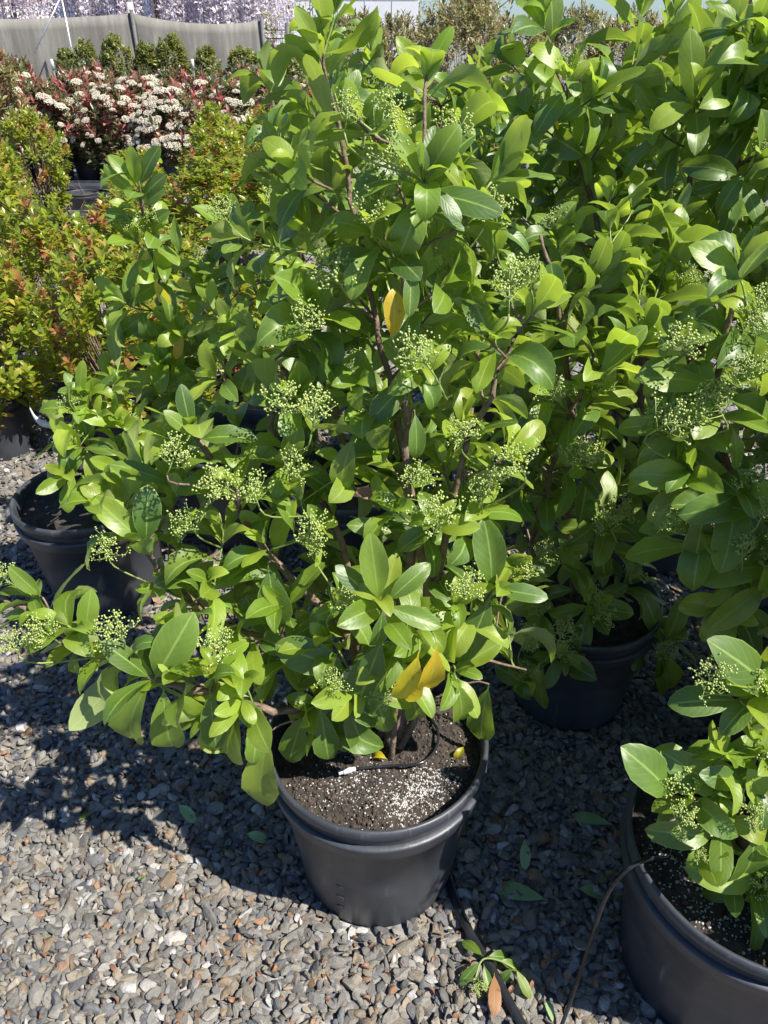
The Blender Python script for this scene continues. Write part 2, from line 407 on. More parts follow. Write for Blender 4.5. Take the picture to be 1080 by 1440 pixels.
def stone_templates(sub, n):
    V0, F = ico(sub); out = []
    for _ in range(n):
        V = V0.copy()
        for _ in range(7):
            d = nrg.normal(size=3); d /= np.linalg.norm(d); lim = nrg.uniform(0.42, 0.80)
            s = V @ d; ex = s > lim
            V[ex] -= np.outer(s[ex] - lim, d)
        V *= np.array([nrg.uniform(0.95, 1.45), nrg.uniform(0.55, 0.9), nrg.uniform(0.30, 0.55)])
        out.append(V)
    return out, F

STONE_COLS = np.array([(0.185, 0.178, 0.165), (0.225, 0.212, 0.19), (0.135, 0.138, 0.145), (0.255, 0.238, 0.21), (0.22, 0.192, 0.152), (0.29, 0.245, 0.185), (0.36, 0.355, 0.345), (0.31, 0.18, 0.105), (0.25, 0.185, 0.12), (0.47, 0.45, 0.42)])
STONE_W = np.array([20, 20, 13, 14, 12, 6, 5, 2.0, 3.5, 2.0]); STONE_W /= STONE_W.sum()

def scatter_stones(name, pts, size, tmpl, zoff, tilt=0.45):
    T, F = tmpl; n = len(pts); nv = len(T[0])
    ti = nrg.integers(0, len(T), n); base = np.stack(T)[ti]
    s = size * np.clip(nrg.lognormal(0.0, 0.30, n), 0.45, 1.9)
    base = base * s[:, None, None]
    a = nrg.uniform(0, 2 * math.pi, n); tx = nrg.normal(0, tilt, n); ty = nrg.normal(0, tilt, n)
    def rot(ax, an):
        c, q = np.cos(an), np.sin(an); R = np.zeros((n, 3, 3)); i, j = [(1, 2), (2, 0), (0, 1)][ax]
        R[:, ax, ax] = 1; R[:, i, i] = c; R[:, j, j] = c; R[:, i, j] = -q; R[:, j, i] = q
        return R
    R = rot(2, a) @ rot(0, tx) @ rot(1, ty)
    V = np.einsum('nij,nkj->nki', R, base)
    pos = np.zeros((n, 3)); pos[:, :2] = pts; pos[:, 2] = zoff + nrg.uniform(0, 0.008, n)
    V = V + pos[:, None, :]
    cols = STONE_COLS[nrg.choice(len(STONE_COLS), n, p=STONE_W)] * nrg.uniform(0.62, 1.05, (n, 1))
    C = np.repeat(cols, nv, axis=0)
    Fa = (F[None] + (np.arange(n) * nv)[:, None, None]).reshape(-1, 3)
    return np_mesh(name, V.reshape(-1, 3), Fa, M['stone'], False, colour=C)

def stone_points(x0, x1, y0, y1, cell):
    gx, gy = np.meshgrid(np.arange(x0, x1, cell), np.arange(y0, y1, cell))
    p = np.stack([gx.ravel(), gy.ravel()], 1) + nrg.uniform(-0.75 * cell, 0.75 * cell, (gx.size, 2))
    for x, y, r in POTS: p = p[np.hypot(p[:, 0] - x, p[:, 1] - y) > r]
    return p

def view_band(p, margin):
    d = CAM_H * math.sin(PITCH) + p[:, 1] * math.cos(PITCH)
    return p[np.abs(p[:, 0]) < 0.52 * d + margin]

# ------------------------------------------------------------------ pots and soil
POT_MESH = {}
def pot_parts(parent, r, h, soil_z, seed=0):
    key = (round(r, 3), round(h, 3))
    if key not in POT_MESH:
        rb = r * 0.76
        body = [(0.001, 0.006), (rb * 0.93, 0.006), (rb * 0.97, 0.0), (rb, 0.008), (rb + (r * 0.915 - rb) * 0.5, h * 0.40), (r * 0.925, h * 0.775), (r * 0.965, h * 0.782), (r * 0.975, h * 0.79), (r * 1.0, h * 0.862), (r * 1.003, h * 0.87), (r * 0.995, h * 0.876), (r * 0.965, h * 0.880), (r * 0.93, h * 0.882)]
        rim = [(r * 0.955, h * 0.876), (r * 0.962, h * 0.90), (r * 0.968, h * 0.93), (r * 0.985, h * 0.938), (r * 0.998, h * 0.95), (r * 1.0, h * 0.975), (r * 0.998, h * 0.99), (r * 0.985, h), (r * 0.965, h), (r * 0.95, h * 0.99), (r * 0.94, h * 0.97), (r * 0.925, h * 0.86), (r * 0.86, h * 0.5)]
        POT_MESH[key] = (make_mesh('pot', *lathe(body), M['pot']), make_mesh('rim', *lathe(rim), M['pot']))
    b, ri = POT_MESH[key]
    po = link('pot', b, parent); link('rim', ri, po)
    # soil disc with an uneven surface
    rs = r * 0.925; v = []; f = []; nr, ns = 14, 44; sr = random.Random(seed)
    from mathutils import noise
    for i in range(nr + 1):
        for k in range(ns):
            a = 2 * math.pi * k / ns; q = rs * i / nr; x, y = q * math.cos(a), q * math.sin(a)
            z = soil_z + 0.014 * noise.noise(Vector((x * 11 + seed, y * 11, 0))) + 0.007 * noise.noise(Vector((x * 40, y * 40 + seed, 3))) + 0.012 * (1 - (i / nr)**2)
            v.append((x, y, z))
    for i in range(nr):
        for k in range(ns):
            f.append((i * ns + k, i * ns + (k + 1) % ns, (i + 1) * ns + (k + 1) % ns, (i + 1) * ns + k))
    so = link('soil', make_mesh('soil', v, f, M['soil']), parent)
    return po, so

# ------------------------------------------------------------------ leaves
def leaf_template(width, bend, fold, curl, twist, wave, ns=6, prof=None, petiole=True):
    """unit-long leaf along +Y, upper face +Z; returns verts, quads, uv"""
    ts = [0.0, 0.09, 0.25, 0.46, 0.68, 0.89, 1.0] if ns == 6 else [i / ns for i in range(ns + 1)] if ns == 3 else [0, .08, .20, .36, .54, .71, .85, .95, 1.0]
    ws = prof or [.035, .06, .42, .80, .98, .97, .74, .40, .05] or [0.035, 0.065, 0.58, 0.93, 1.0, 0.68, 0.10]
    v = []; uv = []; f = []; us = [-1, -0.5, 0, 0.5, 1] if ns == 8 else [-1, 0, 1]
    y = 0.0; z = 0.0; ang = bend * 0.30; pt = 0.0; nu = len(us)
    for i, t in enumerate(ts):
        dt = t - pt; pt = t
        y += math.cos(ang) * dt; z += math.sin(ang) * dt
        ang -= bend * (dt if i else 0.1) * 1.15
        tw = twist * t
        for u in us:
            hw = width * 0.5 * ws[i] * u
            zz = fold * abs(hw) - curl * hw * hw + wave * math.sin(t * 9 + u * 2.0) * abs(u) * 0.02 * ws[i]
            x2 = hw * math.cos(tw) - zz * math.sin(tw); z2 = hw * math.sin(tw) + zz * math.cos(tw)
            v.append((x2, y - math.sin(ang) * z2 * 0.5, z + z2)); uv.append((0.5 + u * 0.5, t))
    for i in range(len(ts) - 1):
        for k in range(nu - 1):
            f.append((i * nu + k, i * nu + k + 1, (i + 1) * nu + k + 1, (i + 1) * nu + k))
    return np.array(v), np.array(f), np.array(uv)

lr_ = random.Random(3)
VT = [leaf_template(lr_.uniform(0.33, 0.43), b, lr_.uniform(0.15, 0.65), lr_.uniform(0.0, 1.6), lr_.uniform(-0.45, 0.45), lr_.uniform(0.6, 2.4), ns=8)
      for b in (0.3, 0.5, 0.8, 1.0, 1.3, 1.55, 1.8, 2.1, 2.4, 0.45, 0.9, 1.4)]
VT_MESH = {}
def leaf_mesh(ti, kind):
    if (ti, kind) not in VT_MESH:
        V, F, U = VT[ti]; VT_MESH[(ti, kind)] = np_mesh('leaf', V, F, M[kind], True, uv=U)
    return VT_MESH[(ti, kind)]

def frame(a, n):
    a = Vector(a).normalized(); n = Vector(n); n = n - a * n.dot(a)
    if n.length < 1e-4: n = a.orthogonal()
    n.normalize(); x = a.cross(n)
    return Matrix((x, a, n)).transposed()       # columns x, y, z

def joined_leaves(name, items, T, mat, parent, use_uv=True):
    """items: list of (pos, 3x3, scale, template index)"""
    if not items: return None
    Vs, Fs, Us, Ls = [], [], [], []; o = 0
    for p, R, s, ti in items:
        V, F, U = T[ti]
        Vs.append(V @ (np.array(R) * s).T + np.array(p)); Fs.append(F + o); Us.append(U); o += len(V)
        Ls.append(np.full(len(V), nrg.random()))
    return link(name, np_mesh(name, np.concatenate(Vs), np.concatenate(Fs), mat, True, uv=np.concatenate(Us) if use_uv else None, lr=np.concatenate(Ls)), parent)

# flower clusters: branching stalk with round buds
def cluster_template(seed, nb=95, R=0.5):
    r = random.Random(seed); sv = []; bv = []; bf = []
    parts = []
    V0, F0 = ico(0)
    root = Vector((0, 0, 0)); top = Vector((r.uniform(-.05, .05), r.uniform(-.05, .05), 0.62))
    parts.append(tube([root, top * 0.5 + Vector((0.02, 0, 0)), top], [0.020, 0.018, 0.014], 5))
    for i in range(11):
        t = 0.30 + 0.70 * i / 10; a = i * 2.4 + r.uniform(-.4, .4); st = top * t
        out = 0.50 * (1.15 - 0.55 * t) * r.uniform(0.75, 1.1)
        en = st + Vector((math.cos(a) * out, math.sin(a) * out, 0.22 + 0.12 * r.random()))
        if i == 10: en = st + Vector((0, 0, 0.3))
        parts.append(tube([st, st.lerp(en, .5) + Vector((0, 0, -.02)), en], [0.012, 0.010, 0.008], 4))
        for k in range(5):
            s2 = st.lerp(en, 0.45 + 0.55 * k / 4); e2 = s2 + Vector((r.gauss(0, .075), r.gauss(0, .075), r.uniform(.02, .13)))
            parts.append(tube([s2, e2], [0.007, 0.006], 3, False))
            for j in range(3):
                c = e2 + Vector((r.gauss(0, .045), r.gauss(0, .045), r.gauss(0.02, .04))); br = r.uniform(0.018, 0.030)
                o = len(bv); bv += [tuple(Vector(p) * br + c) for p in V0]; bf += [tuple(int(q) + o for q in ff) for ff in F0]
    sv, sf = join(parts)
    n = len(sv); V = sv + bv; F = sf + [tuple(q + n for q in ff) for ff in bf]
    return make_mesh('flower_cluster', V, F, [M['budstem'], M['bud']], True, mi=[0] * len(sf) + [1] * len(bf))
CLUSTERS = [cluster_template(s) for s in range(5)]

# ------------------------------------------------------------------ viburnum shrubs
class Shrub:
    def __init__(s, x, y, label, pot=(0.205, 0.36), soil=0.315, seed=0, leafscale=1.0, cap=300, young=1.0):
        s.young = young  # share of light tip leaves; lowered on right and back shrubs to imitate shade
        s.base = Vector((x, y, 0)); s.root = empty('viburnum_shrub', s.base, label, 'shrub', 'potted viburnum shrubs')
        s.r = random.Random(seed); s.leaves = []; s.stems = []; s.pts = []; s.clusters = []; s.ls = leafscale; s.cap = cap; s.fs = 1.0
        s.pot, s.soil_o = pot_parts(s.root, pot[0], pot[1], soil, seed); s.soil = soil
        POTS.append((x, y, pot[0] * 0.78)); s.potr = pot[0]; s.poth = pot[1]
    def leader(s, pts, r0, r1, name='stem'):
        path = catmull(pts, 6); n = len(path)
        for i in range(1, n - 1): path[i] = path[i] + Vector((s.r.gauss(0, .0025), s.r.gauss(0, .0025), 0))
        rad = [r0 + (r1 - r0) * (i / (n - 1))**0.8 for i in range(n)]
        s.stems.append((name, path, rad, M['bark'])); s.pts += list(zip(path, rad))
        return path
    def attach(s, tip, d=None):
        best = None; bd = 1e9
        for p, r in s.pts:
            q = (p - tip).length + max(0, p.z - tip.z + 0.05) * 2.5
            if d is not None: q += 0.4 * max(0, (p - tip).normalized().dot(d))
            if q < bd: bd = q; best = (p, r)
        return best
    def leaf(s, pos, a, n, size, kind='vib', ti=None):
        if ti is None: ti = s.r.randrange(len(VT))
        hv = Vector((pos.x - s.base.x, pos.y - s.base.y)).length
        end = pos + Vector(a).normalized() * size
        he = Vector((end.x - s.base.x, end.y - s.base.y)).length
        if min(end.z, pos.z) < s.soil + 0.02 and min(hv, he) < s.potr + 0.03:
            if max(hv, he) < s.potr: return
        if end.z < 0.05: return
        s.leaves.append((pos.copy(), frame(a, n), size, ti, kind))
    def branch(s, start, sd, tip, d, r0, r1=0.0016, n=9):
        L = (tip - start).length
        path = bez(start, sd * L * 0.8, tip, d * L * 0.8, n)
        rad = [r0 + (r1 - r0) * (i / n) for i in range(n + 1)]
        s.stems.append(('branch', path, rad, M['bark'] if r0 > 0.0022 else M['greenstem']))
        return path, rad
    def shoot(s, tip, d, pairs=5, L=0.11, droop=0.0, flower=False, open_=0.0, reg=True, yellow=0.0):
        tip = Vector(tip); d = Vector(d).normalized(); L *= s.ls
        p0, r0 = s.attach(tip, d)
        out = (tip - p0); sd = (out.normalized() + Vector((0, 0, 0.25))).normalized()
        path, rad = s.branch(p0, sd, tip, d, min(max(0.0025, 0.0075 * min(1, out.length / 0.5)), r0 * 0.9))
        if reg: s.pts += list(zip(path[3:-1], rad[3:-1]))
        seg = [(path[i] - path[i - 1]).length for i in range(1, len(path))]
        total = sum(seg)
        def along(q):
            q = min(q, total * 0.96); i = len(path) - 1
            while i > 0 and q > seg[i - 1]: q -= seg[i - 1]; i -= 1
            if i == 0: return path[0].copy(), (path[1] - path[0]).normalized()
            return path[i].lerp(path[i - 1], q / seg[i - 1]), (path[i] - path[i - 1]).normalized()
        az = s.r.uniform(0, 6.28); q = 0.0
        gaps = [0.004, 0.012, 0.020, 0.028, 0.036, 0.045, 0.055, 0.06]
        sizes = [0.66, 0.95, 1.05, 1.05, 1.0, 0.95, 0.9, 0.85]; angs = [16, 32, 47, 60, 70, 78, 84, 90]
        for i in range(pairs):
            q += gaps[min(i, 7)]
            if q > total: break
            p, t = along(q)
            a0 = t.orthogonal().normalized(); b0 = t.cross(a0)
            for sgn in (0, math.pi):
                if i > 3 and s.r.random() < 0.22: continue
                an = az + sgn + s.r.gauss(0, 0.25); o = a0 * math.cos(an) + b0 * math.sin(an)
                th = math.radians(angs[min(i, 7)] + open_ + s.r.gauss(0, 9))
                ax = t * math.cos(th) + o * math.sin(th)
                ax.z -= (droop + 0.10 * i) * s.r.uniform(0.3, 1.0)
                nn = t * math.sin(th) - o * math.cos(th)
                nn = nn.normalized() + Vector((0, 0, 0.35)) + sun_dir * 0.30 + Vector((s.r.gauss(0, .28), s.r.gauss(0, .28), s.r.gauss(0, .28)))
                sz = L * sizes[min(i, 7)] * s.r.uniform(0.78, 1.12)
                s.leaf(p, ax, nn, sz, 'vib_yellow' if s.r.random() < yellow else 'vib_young' if (i < 2 or (i == 2 and s.r.random() < .4)) and s.r.random() < s.young else 'vib')
            az += math.pi / 2 + s.r.gauss(0, 0.2)
        if flower:
            s.cluster(tip, d + Vector((0, 0, .3)), s.r.uniform(0.045, 0.065) * s.fs)
    def cluster(s, p, d, size):
        s.clusters.append((Vector(p), Vector(d).normalized(), size, s.r.randrange(len(CLUSTERS)), s.r.uniform(0, 6.28)))
    def flower_at(s, px, py, Y, size=0.075, lean=None):
        size *= 0.84; c = P(px, py, Y - 0.03); d = (lean and Vector(lean) or Vector((s.r.gauss(0, .35), s.r.gauss(-.25, .25), 0.8))).normalized()
        st = c - d * size * 0.55
        p0, r0 = s.attach(st)
        if (p0 - st).length > 0.02:
            s.branch(p0, (st - p0).normalized(), st, d, min(0.0028, r0), 0.0014, 6)
        s.cluster(st, d, size)
    def pixleaf(s, b, t, Yb, Yt=None, n=(0, -0.6, 0.8), kind='vib', ti=None, scale=1.0):
        pb = P(b[0], b[1], Yb); pt = P(t[0], t[1], Yt if Yt is not None else Yb)
        p0, r0 = s.attach(pb)
        if (p0 - pb).length > 0.02:
            s.branch(p0, ((pb - p0).normalized() + Vector((0, 0, .2))).normalized(), pb, ((pb - p0).normalized() + (pt - pb).normalized()).normalized(), min(0.0026, r0), 0.0014, 6)
        L = (pt - pb).length
        if ti is None: ti = s.r.choice([0, 1, 2, 3, 9, 10])
        s.leaves.append((pb, frame(pt - pb, n), L * 1.04 * scale, ti, kind))
    def fill(s, n, c, rad, L=0.10, pairs=5, fl=0.3, zmin=0.45, shell=0.55, droop=0.0, keep=None):
        c = Vector(c); k = 0; tries = 0
        while k < n and tries < n * 40:
            tries += 1
            u = Vector((s.r.gauss(0, 1), s.r.gauss(0, 1), s.r.gauss(0, 1))).normalized() * (shell + (1 - shell) * s.r.random()**0.5)
            tip = c + Vector((u.x * rad[0], u.y * rad[1], u.z * rad[2]))
            if tip.z < zmin: continue
            if keep is not None and not keep(tip): continue
            d = Vector((u.x, u.y, max(-0.1, u.z))) * 0.8 + Vector((0, 0, 0.75))
            s.shoot(tip, d, pairs, L * s.r.uniform(0.8, 1.15), droop, s.r.random() < fl, reg=k % 3 == 0); k += 1
    def build(s):
        inv = -s.base
        for name, path, rad, mat in s.stems:
            v, f = tube([p + inv for p in path], rad, 7 if rad[0] > 0.004 else 5)
            link(name, make_mesh(name, v, f, mat), s.root)
        def key(l):
            x, y, dz = project(l[0])
            inside = -80 < x < 1160 and -80 < y < 1520
            return (0 if inside else 1, (0 if l[4] == 'vib_yellow' or l[4] == 'vib_dead' else 1), dz)
        ls = sorted(s.leaves, key=key)
        for p, R, sz, ti, kind in ls[:s.cap]:
            o = link('leaf', leaf_mesh(ti, kind), s.root)
            o.matrix_local = Matrix.Translation(p + inv) @ R.to_4x4() @ Matrix.Scale(sz, 4)
            if kind == 'vib_yellow': o['label'] = 'yellowed leaf'
        for kk, nm in (('vib', 'foliage'), ('vib_young', 'young_foliage')):
            rest = [(p + inv, R, sz, ti) for p, R, sz, ti, kind in ls[s.cap:] if kind == kk]
            if rest: tag(joined_leaves(nm, rest, VT, M[kk], s.root), kind='stuff')
        for p, d, size, ci, az in s.clusters:
            o = link('flower_cluster', CLUSTERS[ci], s.root)
            o.matrix_local = Matrix.Translation(p + inv) @ d.to_track_quat('Z', 'Y').to_matrix().to_4x4() @ Matrix.Rotation(az, 4, 'Z') @ Matrix.Scale(size, 4)

UP = Vector((0, 0, 1))
# ---- the shrub in the middle of the picture
A = Shrub(-0.012, 0.917, 'large flowering viburnum in the black pot on the gravel in the middle foreground', pot=(0.203, 0.376), soil=0.330, seed=1)
b0 = A.base + Vector((0, 0.01, 0.30))
A.leader([b0 + Vector((0.0, 0.01, 0)), P(575, 800, 0.99), P(578, 705, 1.02), P(560, 600, 1.05), P(527, 450, 1.09), P(480, 200, 1.13), P(452, 60, 1.15)], 0.011, 0.002, 'trunk')
A.leader([b0 + Vector((0.012, -0.005, 0)), P(600, 840, 0.97), P(572, 690, 1.00), P(572, 560, 1.03), P(562, 450, 1.05), P(590, 255, 1.06), P(600, 105, 1.12)], 0.010, 0.002)
A.leader([b0 + Vector((0.03, 0, 0)), P(610, 830, 0.97), P(650, 650, 1.0), P(705, 520, 1.03), P(735, 440, 1.05)], 0.009, 0.003)
A.leader([b0 + Vector((-0.02, -0.01, 0)), P(470, 985, 0.88), P(400, 1000, 0.86), P(300, 975, 0.835), P(215, 955, 0.835), P(110, 905, 0.855), P(20, 850, 0.875), P(-30, 835, 0.885)], 0.009, 0.003)
A.leader([b0 + Vector((-0.02, 0.02, 0)), P(490, 900, 0.95), P(405, 810, 0.98), P(350, 745, 1.0), P(320, 680, 1.02), P(275, 610, 1.04)], 0.009, 0.003)
A.leader([b0 + Vector((-0.03, 0.0, 0)), P(430, 920, 0.95), P(320, 880, 0.97), P(225, 800, 1.0), P(150, 715, 1.03)], 0.008, 0.003)
A.leader([b0 + Vector((-0.01, 0.03, 0)), P(480, 760, 1.05), P(425, 690, 1.08), P(385, 600, 1.1), P(375, 520, 1.12)], 0.007, 0.003)
A.leader([b0 + Vector((0.02, -0.03, 0)), P(560, 930, 0.88), P(535, 855, 0.84), P(530, 830, 0.83)], 0.006, 0.003)
A.leader([b0 + Vector((0.03, -0.01, 0)), P(625, 930, 0.92), P(690, 835, 0.92), P(700, 790, 0.93)], 0.007, 0.003)
A.leader([b0 + Vector((0.02, 0.0, 0)), P(640, 935, 0.93), P(740, 942, 0.97)], 0.005, 0.002)
aS = [ # px, py, Y, direction, pairs, leaf length, droop, flower
 (450, 70, 1.15, (-.15, -.1, 1), 6, .100, 0, 0), (470, 20, 1.16, (.1, 0, 1), 5, .10, 0, 0), (600, 108, 1.12, (.1, -.1, 1), 6, .095, 0, 0),
 (505, 165, 1.02, (.1, -.5, .8), 5, .085, 0, 1), (598, 250, 1.0, (.1, -.55, .8), 5, .095, 0, 0), (655, 170, 1.15, (.4, -.1, .9), 6, .09, .1, 1),
 (660, 310, 1.05, (.5, -.3, .8), 6, .095, .1, 1), (695, 255, 1.08, (.5, -.2, .9), 5, .10, 0, 0), (400, 230, 1.2, (-.5, 0, .8), 6, .09, .1, 1), (440, 160, 1.15, (-.5, -.2, .8), 6, .095, .1, 1),
 (430, 330, 1.15, (-.5, -.2, .8), 6, .09, .1, 1), (470, 380, 1.12, (-.2, -.4, .7), 5, .085, .1, 1), (540, 330, 1.05, (0, -.5, .8), 5, .085, .1, 1), (620, 400, 1.02, (.3, -.4, .7), 5, .10, .2, 1),
 (760, 430, 1.05, (.5, -.2, .9), 6, .095, 0, 0), (715, 400, 1.06, (.4, -.2, .8), 5, .09, .1, 1), (690, 470, 1.0, (.5, -.4, .6), 5, .10, .2, 0), (430, 450, 1.08, (-.5, -.4, .6), 5, .10, .2, 1),
 (370, 520, 1.12, (-.4, -.2, .8), 6, .09, 0, 1), (420, 560, 1.05, (-.3, -.4, .7), 5, .09, .1, 1), (590, 520, .97, (.1, -.6, .6), 4, .08, .1, 1), (510, 540, 1.02, (-.2, -.5, .6), 4, .095, .2, 0),
 (650, 590, 1.0, (.3, -.4, .7), 5, .09, .2, 1), (720, 640, .98, (.4, -.4, .7), 5, .09, .1, 1), (400, 650, 1.02, (-.2, -.4, .7), 4, .09, .1, 1), (275, 612, 1.04, (-.25, -.3, .9), 5, .115, .05, 0),
 (330, 680, 1.0, (-.2, -.4, .8), 5, .10, .1, 1), (245, 690, 1.05, (-.6, -.2, .7), 4, .09, .1, 1), (200, 760, 1.0, (-.4, -.3, .8), 6, .105, .05, 0), (150, 712, 1.03, (-.5, -.2, .8), 5, .10, .05, 0),
 (372, 765, .97, (-.1, -.4, .9), 5, .10, 0, 0), (450, 740, .97, (-.1, -.5, .8), 4, .085, .1, 1), (615, 735, .93, (.1, -.5, .8), 5, .085, .1, 1), (535, 850, .83, (-.05, -.45, .9), 4, .10, .05, 0),
 (480, 845, .90, (-.2, -.5, .7), 4, .09, .1, 1), (400, 850, .93, (-.3, -.4, .5), 5, .11, .3, 0), (690, 835, .92, (.2, -.4, .8), 4, .10, .1, 0), (640, 850, .90, (.2, -.5, .6), 4, .10, .4, 1),
 (45, 840, .93, (-.6, -.2, .7), 5, .095, .1, 1), (125, 905, .91, (-.5, -.3, .8), 5, .10, .1, 1), (215, 950, .88, (-.3, -.4, .8), 4, .10, .1, 0), (300, 940, .88, (-.1, -.4, .8), 4, .095, .2, 1),
 (340, 985, .86, (.1, -.5, .5), 4, .10, .5, 0), (440, 990, .87, (0, -.5, .5), 4, .11, .6, 0), (500, 960, .85, (0, -.6, .4), 4, .11, .6, 0), (560, 930, .86, (.1, -.5, .6), 4, .10, .5, 1),
 (640, 940, .90, (.3, -.4, .6), 4, .10, .5, 0), (350, 900, .95, (-.4, -.3, .6), 5, .10, .3, 0), (720, 930, .97, (.5, -.2, .6), 4, .095, .5, 0), (235, 830, .97, (-.3, -.4, .7), 6, .10, .1, 0), (180, 690, 1.05, (-.4, -.2, .8), 5, .10, .1, 0), (300, 820, .95, (-.3, -.4, .7), 5, .10, .2, 0), (310, 740, 1.0, (-.3, -.4, .7), 5, .10, .1, 0), (260, 880, .93, (-.3, -.4, .7), 5, .10, .2, 0), (420, 700, 1.0, (-.2, -.4, .8), 5, .10, .1, 0), (95, 880, .90, (-.4, -.3, .8), 5, .095, .1, 0), (170, 925, .88, (-.3, -.4, .8), 5, .10, .1, 0), (255, 950, .88, (0, -.4, .8), 5, .10, .2, 0), (345, 960, .88, (.1, -.4, .7), 5, .10, .3, 0), (60, 865, .91, (-.5, -.2, .8), 5, .09, .1, 0), (290, 1000, .87, (-.1, -.5, .4), 4, .10, .5, 0), (465, 900, .87, (-.2, -.5, .6), 5, .10, .4, 0), (590, 880, .86, (.1, -.5, .6), 5, .10, .4, 0), (540, 640, 1.0, (-.1, -.5, .7), 4, .09, .2, 0),
 (560, 720, .95, (0, -.5, .7), 4, .10, .2, 0), (480, 660, 1.02, (-.2, -.4, .7), 4, .10, .3, 0), (330, 600, 1.12, (-.5, 0, .8), 5, .10, .1, 1), (670, 720, .97, (.3, -.3, .7), 5, .10, .2, 0)]
fw = lambda px, py: 0.045 if (py > 835 and px < 385) else 0.0
for px, py, Y, d, n, L, dr, fl in aS: A.shoot(P(px, py, Y - fw(px, py)), d, n + 1, L * (1.06 if py < 350 else 0.98), dr, False, yellow=0)
for px, py, Y, sz in [(590, 500, .95, .085), (470, 385, 1.05, .09), (545, 165, 1.0, .07), (490, 155, 1.0, .05), (545, 235, 1.05, .085), (690, 295, 1.05, .07), (715, 400, 1.0, .08), (430, 452, 1.02, .07),
                     (400, 565, 1.02, .085), (440, 575, 1.0, .08), (245, 640, 1.0, .075), (265, 735, .97, .07), (310, 680, .97, .085), (355, 690, .96, .07), (150, 775, 1.0, .07), (160, 885, .88, .075),
                     (60, 890, .89, .07), (18, 905, .89, .06), (5, 810, .92, .06), (305, 905, .86, .075), (440, 745, .95, .075), (615, 725, .91, .085), (725, 650, .95, .085), (660, 825, .89, .075),
                     (410, 655, 1.0, .07), (480, 848, .88, .075), (650, 610, .98, .07), (680, 690, .96, .08), (470, 960, .84, .06), (540, 980, .84, .05), (590, 670, .96, .07), (640, 190, 1.12, .08), (440, 770, .95, .05), (740, 385, 1.02, .06)]:
    A.flower_at(px, py, Y - fw(px, py), sz)
cn = (0.05, -0.75, 0.65)
